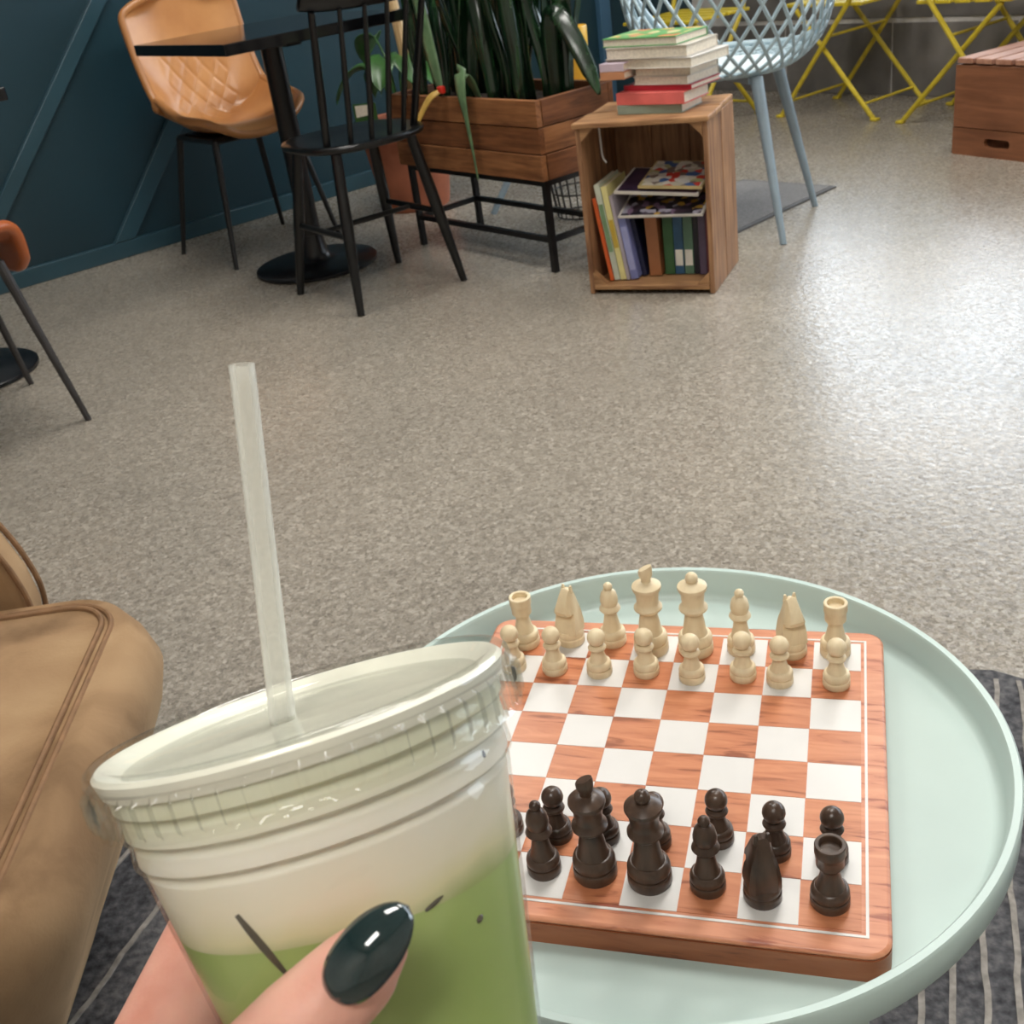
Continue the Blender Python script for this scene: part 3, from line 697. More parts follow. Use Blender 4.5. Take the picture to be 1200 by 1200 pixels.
# ------------------------------------------------------------------ drink and hand
def V3(x, y, d):                                        # metres right, up, ahead of the eye
    return EYE + VR * x + VU * y + VF * d
CUP_UP = Vector((-0.1318, 0.4329, 0.8918)).normalized(); CUP_S = 0.945
CUP_B = Vector((-0.0530, 0.2088, 0.8475)) - CUP_UP * 0.116 * CUP_S
def drink():
    t = thing('iced_matcha_cup', 'clear plastic cup of layered milk and green matcha held in the hand', 'drink', CUP_B)
    x = (VR - CUP_UP * VR.dot(CUP_UP)).normalized(); y = CUP_UP.cross(x)
    t.rotation_euler = Matrix(((x.x, y.x, CUP_UP.x), (x.y, y.y, CUP_UP.y), (x.z, y.z, CUP_UP.z))).to_euler()
    t.scale = (CUP_S,) * 3
    def rad(h): return 0.0292 + 0.0178 * h / 0.108
    prof = [(0.0, 0.0), (0.0275, 0.0), (0.0293, 0.002)] + [(rad(h), h) for h in (0.01, 0.03, 0.05, 0.07, 0.085)]
    GR = (0.0935, 0.1002, 0.1068)
    for zc in GR:
        prof += [(rad(zc - 0.0016), zc - 0.0016), (rad(zc) - 0.0012, zc - 0.0004), (rad(zc) - 0.0010, zc + 0.0006), (rad(zc + 0.0010) + 0.0009, zc + 0.0012), (rad(zc + 0.0026) + 0.0006, zc + 0.0030)]
    prof += [(rad(0.1105), 0.1105), (rad(0.112), 0.112)]
    MB().lathe(prof, 96).build('cup_wall', 'clear_cup', t, angle=60)
    zb = 0.0755
    # liquid with a softly rolling boundary
    def bnd(a): return zb - 0.0028 * math.cos(a) + 0.0010 * math.sin(a + 0.6) + 0.0006 * math.sin(3 * a)
    n = 96
    def liq(z0, z1, name, m, lo, hi):
        b = MB(); vs = []; fs = []
        zs = [0.0, 0.004, 0.5, 1.0] if hi else None
        if lo:
            zs = [0.0, 0.0815, 0.088]
            for zc in GR: zs += [zc - 0.0022, zc - 0.0014, zc - 0.0003, zc + 0.0004, zc + 0.0012, zc + 0.0030]
            zs += [z1]
        rows = len(zs) - 1
        for i in range(rows + 1):
            for k in range(n):
                a = 2 * PI * k / n
                if hi: z = z0 + (bnd(a) - z0) * zs[i]
                else: z = bnd(a) if i == 0 else zs[i]
                r = rad(z) - 0.0009
                for zc in GR:
                    if -0.0006 < z - zc < 0.0006: r -= 0.0013
                    elif 0.0006 < z - zc < 0.0040: r += 0.0008 * (1 - (z - zc) / 0.006)
                vs.append((r * math.cos(a), r * math.sin(a), z))
        for i in range(rows):
            for k in range(n): fs.append((i * n + k, i * n + (k + 1) % n, (i + 1) * n + (k + 1) % n, (i + 1) * n + k))
        fs.append(tuple(reversed(range(n)))); fs.append(tuple(rows * n + k for k in range(n)))
        b.add(vs, fs).build(name, m, t, angle=60)
    liq(0.0022, 0, 'matcha', 'matcha', False, True)
    liq(0, 0.1128, 'milk', 'milk', True, False)
    # foam pressed against the lid, higher around the rim
    b = MB(); b.lathe([(0.0, 0.1134), (0.030, 0.1132), (0.0415, 0.1134), (0.0445, 0.1150), (0.0462, 0.1166), (0.0482, 0.1170), (0.0492, 0.1160), (0.0480, 0.1120), (0.0462, 0.1120), (0.0, 0.1126)], 96)
    b.build('milk_foam', 'foam', t, angle=50)
    # lid: recessed plate, rolled rim, ribbed skirt
    lid = MB().lathe([(0.0042, 0.1146), (0.036, 0.1144), (0.0425, 0.1146), (0.0452, 0.1168), (0.0470, 0.1182), (0.0494, 0.1184), (0.0508, 0.1172), (0.0512, 0.1152), (0.0505, 0.1142)], 96).build('lid', 'clear_lid', t, angle=60)
    NR = 60
    def skirt(i, j):
        a = 2 * PI * i; z = 0.1142 - 0.0100 * j
        ph = (i * NR) % 1.0
        rib = 0.0022 * (1 - smoothstep(0.06, 0.24, abs(ph - 0.5))) * smoothstep(0.0, 0.15, j) * (1 - smoothstep(0.75, 0.95, j))
        r = 0.0505 - 0.0006 * j + rib + 0.0012 * smoothstep(0.86, 1.0, j)
        return (r * math.cos(a), r * math.sin(a), z)
    MB().grid(skirt, 600, 14).build('lid_skirt', 'clear_lid', lid, angle=60)
    # dark gaps beside the ice
    def cone(px, py, pd): return t.matrix_world
    for (a0, z0, a1, z1, w) in ((-1.95, 0.0850, -1.80, 0.0690, 0.0011), (-1.03, 0.0735, -0.91, 0.0748, 0.0007), (-0.72, 0.0650, -0.67, 0.0656, 0.0009), (-0.45, 0.0990, -0.44, 0.0970, 0.0007)):
        pts = []; rr = []
        for k in range(7):
            f = k / 6; a = a0 + (a1 - a0) * f; z = z0 + (z1 - z0) * f; r = rad(z) - 0.0012
            pts.append((r * math.cos(a), r * math.sin(a), z)); rr.append(w * (0.35 + 0.65 * math.sin(PI * min(1, 0.15 + f * 0.8))))
        MB().tube(pts, rr, 8).build('ice_gap', 'streak', t)
    return t
drink_obj = drink()
def straw():
    a = V3(-0.0532, -0.0425, 0.2617); b = V3(-0.0624, 0.0340, 0.2630)
    d = (b - a).normalized(); a2 = a - d * 0.095
    o = MB(); s = 0.0030
    n = 20
    zax = Vector((0, 0, 1)); q = d.to_track_quat('Z', 'X').to_matrix()
    L = (b - a2).length
    o.lathe([(s, 0), (s, L), (s - 0.00025, L), (s - 0.00025, 0)], 24, closed=True)
    ob = o.build('drinking_straw', 'straw')
    ob.location = a2; ob.rotation_euler = q.to_euler()
    tag(ob, 'translucent white drinking straw standing in the lid of the cup', 'straw')
straw()

def hand():
    b = MB()
    def cap(p, q, rp, rq, n=14):
        p, q = Vector(p), Vector(q); pts = []; rr = []
        d = (q - p); L = d.length; dn = d / L
        for k in range(5):
            a = PI / 2 * (1 - k / 4); pts.append(p - dn * rp * math.sin(a)); rr.append(max(0.0003, rp * math.cos(a)))
        for k in range(1, 4): pts.append(p.lerp(q, k / 4)); rr.append(rp + (rq - rp) * k / 4)
        for k in range(5):
            a = PI / 2 * k / 4; pts.append(q + dn * rq * math.sin(a)); rr.append(max(0.0003, rq * math.cos(a)))
        b.tube(pts, rr, n)
    def chain(ps, rs):
        for i in range(len(ps) - 1): cap(ps[i], ps[i + 1], rs[i], rs[i + 1])
    wrist = V3(-0.112, -0.215, 0.262)
    # thumb
    T = [V3(-0.0248, -0.0800, 0.2090), V3(-0.0285, -0.0840, 0.2080), V3(-0.0385, -0.0935, 0.2070), V3(-0.0500, -0.1062, 0.2120), V3(-0.0660, -0.1240, 0.2270), V3(-0.0850, -0.160, 0.2520), wrist]
    chain(T, [0.0063, 0.0083, 0.0094, 0.0098, 0.0120, 0.0165, 0.021])
    sh = (VR * 0.276 + VU * -0.96 + VF * 0.036) * 0.0188
    base = [(-0.0875, -0.1360, 0.2760), (-0.0775, -0.1030, 0.3035), (-0.0555, -0.0985, 0.3130), (-0.0375, -0.1040, 0.3090)]
    ex = [(1.0, 0.0), (1.06, 0.004), (1.0, 0.002), (0.84, -0.004)]
    mcps = []
    for k in range(4):
        s_, dd = ex[k]
        P = [V3(*p) + sh * k for p in base]
        P[0] = P[0] + VF * (0.004 * k)
        P = [P[0]] + [P[0] + (p - P[0]) * s_ for p in P[1:]]
        chain(P, [0.0138, 0.0098, 0.0088, 0.0074] if k < 3 else [0.012, 0.0084, 0.0076, 0.0064])
        mcps.append(P[0])
        chain([P[0], wrist + VU * (0.004 - 0.006 * k) + VF * (0.006 * k)], [0.0145, 0.0175])
    # palm and the web between thumb and index finger
    for i in range(3): cap(mcps[i], mcps[i + 1], 0.0135, 0.0135)
    cap(T[4], mcps[0], 0.0095, 0.0125)
    cap(T[4].lerp(T[5], 0.5), mcps[1].lerp(wrist, 0.3), 0.012, 0.014)
    cap(T[5], mcps[1], 0.015, 0.013)
    chain([wrist, wrist + VR * -0.06 + VU * -0.13 + VF * -0.05, wrist + VR * -0.11 + VU * -0.26 + VF * -0.11], [0.026, 0.031, 0.038])
    me = bpy.data.meshes.new('tmp'); me.from_pydata(b.v, [], b.f)
    tmp = bpy.data.objects.new('tmp', me); COL.objects.link(tmp)
    r = tmp.modifiers.new('r', 'REMESH'); r.mode = 'VOXEL'; r.voxel_size = 0.0014
    s = tmp.modifiers.new('s', 'SMOOTH'); s.factor = 0.5; s.iterations = 14
    dg = bpy.context.evaluated_depsgraph_get()
    hm = bpy.data.meshes.new_from_object(tmp.evaluated_get(dg)); hm.name = 'hand'
    bpy.data.objects.remove(tmp)
    hm.shade_smooth(); hm.materials.clear(); hm.materials.append(MAT['skin'])
    o = bpy.data.objects.new('person', hm); COL.objects.link(o)
    tag(o, 'left hand with long glossy dark green thumbnail gripping the iced matcha cup', 'person')
    # nails
    def nail(c, along, out, ln, wd, bulge, name='thumb_nail'):
        al = along.normalized(); ou = (out - al * out.dot(al)).normalized(); side = al.cross(ou)
        def fn(i, j):
            u = i * 2 - 1                       # along
            w = wd * max(0.0, 1 - abs(u) ** (2.6 if u < 0 else 2.1)) ** (0.5 if u < 0 else 0.56)
            a = (j * 2 - 1)
            zz = bulge * (1 - a * a) * (w / wd if wd else 0) + 0.0010 * (1 - u * u) - 0.0018 * max(0, u) ** 2
            return c + al * (u * ln) + side * (a * w) + ou * zz
        MB().grid(fn, 28, 12).build(name, 'nail', o, solid=0.0011, angle=80)
    al = VR * 0.64 + VU * 0.76 + VF * 0.06
    nail(V3(-0.0252, -0.0775, 0.2005), al, -VF + VR * -0.20 + VU * 0.12, 0.0098, 0.0053, 0.0026)
    for k in range(4):
        s_, dd = ex[k]
        P0 = V3(*base[0]) + sh * k + VF * (0.004 * k)
        tip = P0 + (V3(*base[3]) + sh * k - P0) * s_
        nail(tip + VF * (0.0062 if k < 3 else 0.0052) + VR * 0.004, VR * 0.95 + VU * -0.1 + VF * -0.15, VF, 0.0085, 0.0045, 0.002, 'finger_nail')
hand()

# ------------------------------------------------------------------ armchair lower left
def armchair():
    t = thing('suede_armchair', 'tan suede armchair with piped seat edge beside the striped rug', 'armchair', (-0.80, 0.885, 0.0142), 0)
    # seat lobe: x to the room, rounded plan, leaning front
    ZT = 0.35; x0, y0 = -0.80, 0.86
    def outline(n):                                     # plan of the seat top, counter clockwise, local metres
        return rounded_rect(0.40, 0.262, 0.115, n)
    P = outline(10)
    # profile inward/outward offsets from the plan, by height
    prof = [(-0.15, 0.0), (-0.135, 0.03), (-0.09, 0.11), (-0.045, 0.20), (-0.012, 0.265), (0.0, 0.305), (-0.008, 0.335), (-0.030, 0.354), (-0.060, ZT), (-0.12, ZT + 0.004)]
    def ringpts(off, z):
        oy = off * 0.42 if (off < -0.02 and z > 0.34) else off
        return [(x, y, z) for x, y in rounded_rect(0.40 + off, 0.262 + oy, max(0.035, 0.115 + off), 10)]
    b = MB(); vs = []; fs = []; k = len(P)
    rings = [ringpts(o, z) for o, z in prof]
    rings.append([(p[0] * 0.6, p[1] * 0.6, ZT + 0.009) for p in rings[-1]])
    rings.append([(p[0] * 0.02, p[1] * 0.02, ZT + 0.011) for p in rings[-1]])
    for r in rings: vs += r
    for i in range(len(rings) - 1):
        for j in range(k): fs.append((i * k + j, i * k + (j + 1) % k, (i + 1) * k + (j + 1) % k, (i + 1) * k + j))
    fs.append(tuple(reversed(range(k)))); fs.append(tuple((len(rings) - 1) * k + j for j in range(k)))
    seat = b.add(vs, fs).build('seat', 'suede', t, angle=80)
    for off in (-0.050, -0.062):
        MB().ring(ringpts(off, ZT + 0.0012), 0.0035, 8).build('piping', 'suede_piping', seat)
    # far arm: rises to the left
    arc = [(0.235, 0.26), (0.248, 0.33), (0.244, 0.376), (0.230, 0.422), (0.206, 0.470), (0.16, 0.525), (0.08, 0.575), (-0.06, 0.615), (-0.24, 0.63), (-0.40, 0.63)]
    arc = [(x - 0.022, z) for x, z in arc]
    prof2 = arc + [(-0.40, 0.0), (-0.10, 0.0), (0.02, 0.15), (0.16, 0.22)]
    arm = MB().prism(prof2, 0.275, 0.325).build('arm', 'suede', t, bevel=0.012, seg=4, angle=80)
    for yy in (0.279, 0.322):
        pts = catmull([(x + 0.001, yy, z) for x, z in arc], 6)
        MB().tube(pts, 0.0036, 8).build('piping', 'suede_piping', arm)
    arm2 = MB().prism(prof2, -0.365, -0.265).build('arm', 'suede', t, bevel=0.012, seg=4, angle=80)
    MB().box((-0.36, 0, 0.40), (0.12, 0.52, 0.70)).build('backrest', 'suede', t, bevel=0.05, seg=5, angle=80)
armchair()

# ------------------------------------------------------------------ bucket chairs
def bucket_chair(name, label, leather, legm, loc, rz, pipe, drop=0.0):
    t = thing(name, label, 'chair', loc, rz)            # local +y faces front
    prof = catmull([(0, 0.205 + drop * 0.2, 0.420 - drop), (0, 0.172 + drop * 0.3, 0.445 + drop * 0.1), (0, 0.07, 0.437), (0, -0.06, 0.425), (0, -0.15, 0.455), (0, -0.195, 0.55), (0, -0.225, 0.68), (0, -0.245, 0.80), (0, -0.250, 0.862)], 8)
    N = len(prof) - 1
    def fn(i, j, inner=True, quilt=True):
        p = prof[min(N, int(round(i * N)))]; a = j * 2 - 1
        back = smoothstep(0.42, 0.62, i)
        w = 0.225 * (1 - 0.30 * smoothstep(0.86, 1.0, i) ** 1.5) * (0.66 + 0.34 * smoothstep(0, 0.24, i)) * (1 - 0.07 * math.exp(-((i - 0.40) / 0.10) ** 2)) - 0.012 * back
        # rounded top and front corners
        w *= math.sqrt(max(0.0, 1 - max(0.0, (i - 0.90) / 0.10) ** 2 * 0.45)) * math.sqrt(1 - 0.25 * max(0.0, (0.08 - i) / 0.08) ** 2)
        lift = (abs(a) ** 2.6)
        mid = math.exp(-((i - 0.44) / 0.20) ** 2)
        up = lift * (0.035 + 0.085 * mid) * (1 - 0.6 * back)
        fwd = lift * (0.035 + 0.085 * mid) * back
        x = a * w; y = p.y + fwd; z = p.z + up * (1 - 0.4 * back)
        if quilt:
            s = i * 0.9 / 0.085; q = a * w / 0.062
            if 0.42 < i < 0.80 and abs(a) < 0.62:
                d1 = abs(((s + q) % 1.0) - 0.5); d2 = abs(((s - q) % 1.0) - 0.5)
                g = min(0.5 - d1, 0.5 - d2)
                puff = 0.0036 * smoothstep(0.0, 0.16, g) - 0.002
                fade = smoothstep(0.42, 0.47, i) * (1 - smoothstep(0.75, 0.80, i)) * (1 - smoothstep(0.54, 0.62, abs(a)))
                y += puff * fade * back; z += puff * fade * (1 - back)
        return (x, y, z)
    # finer rows for the quilting
    fine = []
    for q in range(len(prof) - 1):
        fine += [prof[q].lerp(prof[q + 1], k / 2) for k in range(2)]
    fine.append(prof[-1]); prof = fine; N = len(prof) - 1
    sh = MB().grid(fn, N, 72).build('shell', leather, t, solid=0.026, angle=70)
    edge = [fn(k / N, 0, quilt=False) for k in range(N + 1)] + [fn(1, j / 24, quilt=False) for j in range(1, 24)] + [fn(1 - k / N, 1, quilt=False) for k in range(N + 1)] + [fn(0, 1 - j / 24, quilt=False) for j in range(1, 24)]
    MB().ring(edge, 0.0145, 10).build('edge_roll', pipe, sh, angle=80)
    b = MB()
    for s in (-1, 1):
        b.tube([(s * 0.15, 0.15, 0.415), (s * 0.15, -0.13, 0.415)], 0.010, 8)
    for y in (0.15, -0.13): b.tube([(-0.15, y, 0.415), (0.15, y, 0.415)], 0.010, 8)
    b.box((0, 0, 0.418), (0.26, 0.24, 0.012)); b.build('under_frame', legm, t)
    for sx in (-1, 1):
        for y0, y1 in ((0.15, 0.215), (-0.13, -0.215)):
            MB().tube([(sx * 0.15, y0, 0.415), (sx * 0.215, y1, 0.0)], [0.0125, 0.008], 10).build('leg', legm, t)
    return t
rz_tan = math.atan2(-0.81, 0.585) - PI / 2
bucket_chair('leather_chair', 'tan quilted leather bucket chair on black legs behind the black table', 'tan_leather', 'black_metal', (-0.775, 4.26, 0), rz_tan, 'tan_piping')
bucket_chair('leather_chair', 'rust brown leather chair on dark grey legs at the left edge of the photo', 'rust_leather', 'grey_metal', (-1.315, 2.750, 0), RA - PI / 2, 'rust_leather', 0.05)

# ------------------------------------------------------------------ pedestal tables
def pedestal_table(loc, label, rz, group, size=0.62):
    t = thing('pedestal_table', label, 'table', loc, rz, group)
    MB().box((0, 0, 0.739), (size, size, 0.032)).build('tabletop', 'black_gloss', t, bevel=0.003, smooth=False)
    b = MB().box((0, 0, 0.716), (0.30, 0.05, 0.014)); b.box((0, 0, 0.712), (0.05, 0.30, 0.02)); b.build('bracket', 'black_metal', t, smooth=False)
    MB().tube([(0, 0, 0.71), (0, 0, 0.02)], 0.034, 20).build('pole', 'black_metal', t)
    MB().lathe([(0.0, 0.0), (0.200, 0.0), (0.206, 0.004), (0.206, 0.012), (0.200, 0.017), (0.08, 0.024), (0.055, 0.030), (0.045, 0.05), (0.036, 0.11), (0.0, 0.11)], 64).build('base', 'base_black', t, angle=50)
GT = 'black pedestal tables along the dark wall'
pedestal_table((-0.53, 3.86, 0), 'black square pedestal table with round base in front of tan chair', RA, GT)
pedestal_table((-1.50, 3.19, 0), 'black pedestal table at the left edge, mostly out of the photo', RA, GT, 0.56)

# ------------------------------------------------------------------ black spindle chair
def spindle_chair():
    fx = Vector((-0.55, 0.835, 0)).normalized()
    rz = math.atan2(fx.y, fx.x) - PI / 2
    t = thing('spindle_chair', 'black painted wooden spindle back chair pulled up to the black table', 'chair', (-0.30, 3.485, 0), rz)
    def seat_r(a):
        c, s = math.cos(a), math.sin(a)
        r = 1 / ((abs(c) / 0.200) ** 2.6 + (abs(s) / 0.192) ** 2.6) ** (1 / 2.6)
        return r
    n = 48; vs = []; fs = []
    rows = ((0.90, 0.444), (0.985, 0.450), (1.0, 0.458), (0.985, 0.465), (0.9, 0.467), (0.6, 0.461), (0.25, 0.459))
    for k_, z in rows:
        for k in range(n):
            a = 2 * PI * k / n; r = seat_r(a) * k_; vs.append((r * math.cos(a), r * math.sin(a), z))
    for i in range(len(rows) - 1):
        for k in range(n): fs.append((i * n + k, i * n + (k + 1) % n, (i + 1) * n + (k + 1) % n, (i + 1) * n + k))
    fs.append(tuple(reversed(range(n)))); fs.append(tuple((len(rows) - 1) * n + k for k in range(n)))
    MB().add(vs, fs).build('seat', 'black_wood', t, angle=60)
    feet = {}
    for sx in (-1, 1):
        for sy in (-1, 1):
            a = Vector((sx * 0.125, sy * 0.115, 0.450)); c = Vector((sx * 0.185, sy * 0.19, 0.0)); feet[(sx, sy)] = (a, c)
            MB().tube([a, a.lerp(c, 0.45), c], [0.015, 0.018, 0.011], 12).build('leg', 'black_wood', t)
    def on(k, f): return feet[k][0].lerp(feet[k][1], f)
    for sx in (-1, 1):
        MB().tube([on((sx, 1), 0.52), on((sx, 1), 0.52).lerp(on((sx, -1), 0.52), 0.5), on((sx, -1), 0.52)], [0.008, 0.010, 0.008], 10).build('stretcher', 'black_wood', t)
    m0 = on((-1, 1), 0.52).lerp(on((-1, -1), 0.52), 0.5); m1 = on((1, 1), 0.52).lerp(on((1, -1), 0.52), 0.5)
    MB().tube([m0, m0.lerp(m1, 0.5), m1], [0.007, 0.009, 0.007], 10).build('stretcher', 'black_wood', t)
    K = 6; tops = []
    for k in range(K):
        f = k / (K - 1) * 2 - 1
        a = Vector((f * 0.145, -0.165 + 0.055 * f * f, 0.462)); c = Vector((f * 0.172, -0.262 + 0.04 * f * f, 0.815))
        tops.append(c)
        MB().tube([a, a.lerp(c, 0.4), c], [0.0075, 0.0088, 0.0062] if abs(f) < 0.99 else [0.011, 0.012, 0.009], 10).build('spindle', 'black_wood', t)
    def rail(i, j):
        f = i * 2.3 - 1.15
        a = 2 * PI * j
        return Vector((f * 0.172, -0.264 + 0.04 * f * f + 0.0105 * math.cos(a) - 0.012 * (math.sin(a)), 0.838 + 0.030 * math.sin(a) * (1 - 0.25 * abs(f) ** 4)))
    b = MB().grid(rail, 24, 14)
    b.build('top_rail', 'black_wood', t, angle=60)
spindle_chair()

# ------------------------------------------------------------------ planter on its stand, snake plants
PR = RA - PI / 2                                        # local x along the long side towards the viewer's right
PC = Vector((0.139, 3.726, 0))
def planter():
    t = thing('planter_stand', 'black metal stand holding the long wooden planter box', 'stand', PC, PR)
    L, D, h = 0.70, 0.27, 0.2755; s = 0.018
    for sx in (-1, 1):
        for sy in (-1, 1):
            MB().box((sx * (L / 2 - s / 2), sy * (D / 2 - s / 2), h / 2), (s, s, h)).build('leg', 'black_metal', t, smooth=False)
    b = MB()
    for sy in (-1, 1): b.box((0, sy * (D / 2 - s / 2), h - s / 2), (L - 2 * s, s, s))
    for sx in (-1, 1): b.box((sx * (L / 2 - s / 2), 0, h - s / 2), (s, D - 2 * s, s))
    b.build('top_frame', 'black_metal', t, smooth=False)
    for sy in (-1, 1): MB().box((0, sy * (D / 2 - s / 2), 0.098), (L - 2 * s, s * 0.9, s * 0.9)).build('rail', 'black_metal', t, smooth=False)
    for sx in (-1, 1): MB().box((sx * (L / 2 - s / 2), 0, 0.098), (s * 0.9, D - 2 * s, s * 0.9)).build('rail', 'black_metal', t, smooth=False)
    p = thing('planter_box', 'long acacia wood planter box of three board courses on black stand', 'planter', PC + Vector((0, 0, h)), PR)
    L, D = 0.73, 0.30; hh = 0.226; n = 3; ch = hh / n; th = 0.020
    for k in range(n):
        z = (k + 0.5) * ch; j = (0.003, 0.0, 0.002)[k]
        for sy in (-1, 1):
            MB().box((0, 0, 0), (L, th, ch - 0.0025)).build('board', 'planter_wood' if (k + (sy > 0)) % 2 == 0 else 'planter_wood_b', p, 0.002, False, loc=(0, sy * (D / 2 - th / 2) + sy * j, z))
        for sx in (-1, 1):
            MB().box((0, 0, 0), (D - 2 * th, th, ch - 0.0025)).build('board', 'planter_wood_b' if k % 2 == 0 else 'planter_wood', p, 0.002, False, loc=(sx * (L / 2 - th / 2) + sx * (j - 0.001), 0, z), rot=(0, 0, PI / 2))
    MB().box((0, 0, 0.008), (L - 2 * th, D - 2 * th, 0.014)).build('bottom_board', 'planter_wood_b', p, smooth=False)
    def soil(i, j): return ((i - 0.5) * (L - 2 * th), (j - 0.5) * (D - 2 * th), hh - 0.032 + 0.006 * math.sin(i * 31 + j * 7) * math.sin(j * 23))
    MB().grid(soil, 24, 12).build('soil', 'soil', p)
    return p, hh
planter_box, PH = planter()
def leaf_mesh(base, h, w, lean, az, twist, curl, n=16):
    b = MB()
    def fn(i, j):
        a = j * 2 - 1
        prof = w * (0.55 + 0.45 * smoothstep(0, 0.35, i)) * (max(0.0, 1 - max(0.0, (i - 0.55) / 0.45) ** 2.2)) ** 0.8
        ang = az + twist * i
        off = lean * i ** 1.6 * h
        c = Vector(base) + Vector((math.cos(az + 0.4) * off, math.sin(az + 0.4) * off, h * i * (1 - 0.25 * lean * lean * i)))
        sd = Vector((math.cos(ang + PI / 2), math.sin(ang + PI / 2), 0)); nm = Vector((math.cos(ang), math.sin(ang), 0))
        wave = 0.004 * math.sin(i * 17 + az * 5)
        return c + sd * (a * prof / 2) + nm * (curl * prof * (a * a - 0.5) + wave)
    return b.grid(fn, n, 6)
def snake_plants():
    t = thing('snake_plant', 'dense clump of tall dark green snake plants filling the planter box', 'plant', PC + Vector((0, 0, 0.2755 + PH - 0.035)), PR)
    r = random.Random(11)
    for k in range(40):
        x = -0.30 + 0.60 * (k + r.random() * 0.8) / 40; y = r.uniform(-0.095, 0.095)
        if k % 8 == 3: y = -0.09
        h = r.uniform(0.50, 0.85); w = r.uniform(0.042, 0.066)
        o = leaf_mesh((x, y, 0), h, w, r.uniform(0.0, 0.34), r.uniform(0, 2 * PI), r.uniform(-0.5, 0.5), r.uniform(0.15, 0.4)).build('leaf', 'leaf', t, solid=0.003, angle=70)
    def blade(name, pts, ws, m, nrm):
        C = catmull(pts, 6); n = len(C) - 1; nrm = Vector(nrm)
        def fn(i, j):
            q = C[min(n, int(round(i * n)))]; q2 = C[min(n, int(round(i * n)) + 1)]; q0 = C[max(0, int(round(i * n)) - 1)]
            d = (q2 - q0).normalized(); sd = d.cross(nrm).normalized(); f = i * (len(ws) - 1); k = min(len(ws) - 2, int(f)); w = ws[k] + (ws[k + 1] - ws[k]) * (f - k)
            a = j * 2 - 1
            return q + sd * (a * w / 2) + nrm * (0.06 * w * (1 - a * a))
        return MB().grid(fn, n, 4).build(name, m, t, solid=0.0025, angle=70)
    # local frame: x to the viewer's right, y away; z from the soil
    blade('drooping_leaf', [(0.05, -0.10, 0.02), (0.055, -0.135, 0.085), (0.06, -0.165, 0.11), (0.065, -0.178, 0.06), (0.072, -0.178, -0.02), (0.08, -0.176, -0.12), (0.085, -0.176, -0.20)], [0.02, 0.05, 0.056, 0.045, 0.02, 0.01, 0.006], 'leaf_pale', (0, -1, 0))['label'] = 'pale drooping leaf hanging over the front board'
    blade('leaning_leaf', [(0.26, 0.02, 0.0), (0.258, 0.02, 0.12), (0.268, 0.02, 0.225), (0.30, 0.025, 0.235), (0.35, 0.035, 0.16), (0.39, 0.043, 0.08), (0.418, 0.047, 0.015)], [0.03, 0.045, 0.05, 0.052, 0.054, 0.045, 0.008], 'leaf', (0.55, -0.6, 0.55))['label'] = 'dark leaf leaning out over the crate'
    blade('tied_leaf', [(-0.16, -0.13, 0.36), (-0.12, -0.14, 0.22), (-0.085, -0.15, 0.10), (-0.06, -0.158, 0.055)], [0.05, 0.055, 0.045, 0.018], 'leaf_pale', (0, -1, 0.2))['label'] = 'grey green leaf held by a red clip'
    blade('withered_tip', [(-0.06, -0.16, 0.055), (-0.085, -0.19, 0.035), (-0.13, -0.215, -0.03), (-0.155, -0.225, -0.075)], [0.014, 0.026, 0.022, 0.010], 'leaf_yellow', (0, -1, 0.4))['label'] = 'yellow withered leaf tip'
    MB().box((-0.058, -0.160, 0.057), (0.026, 0.016, 0.022)).build('clip', 'red', t, bevel=0.004)['label'] = 'small red clip'
snake_plants()

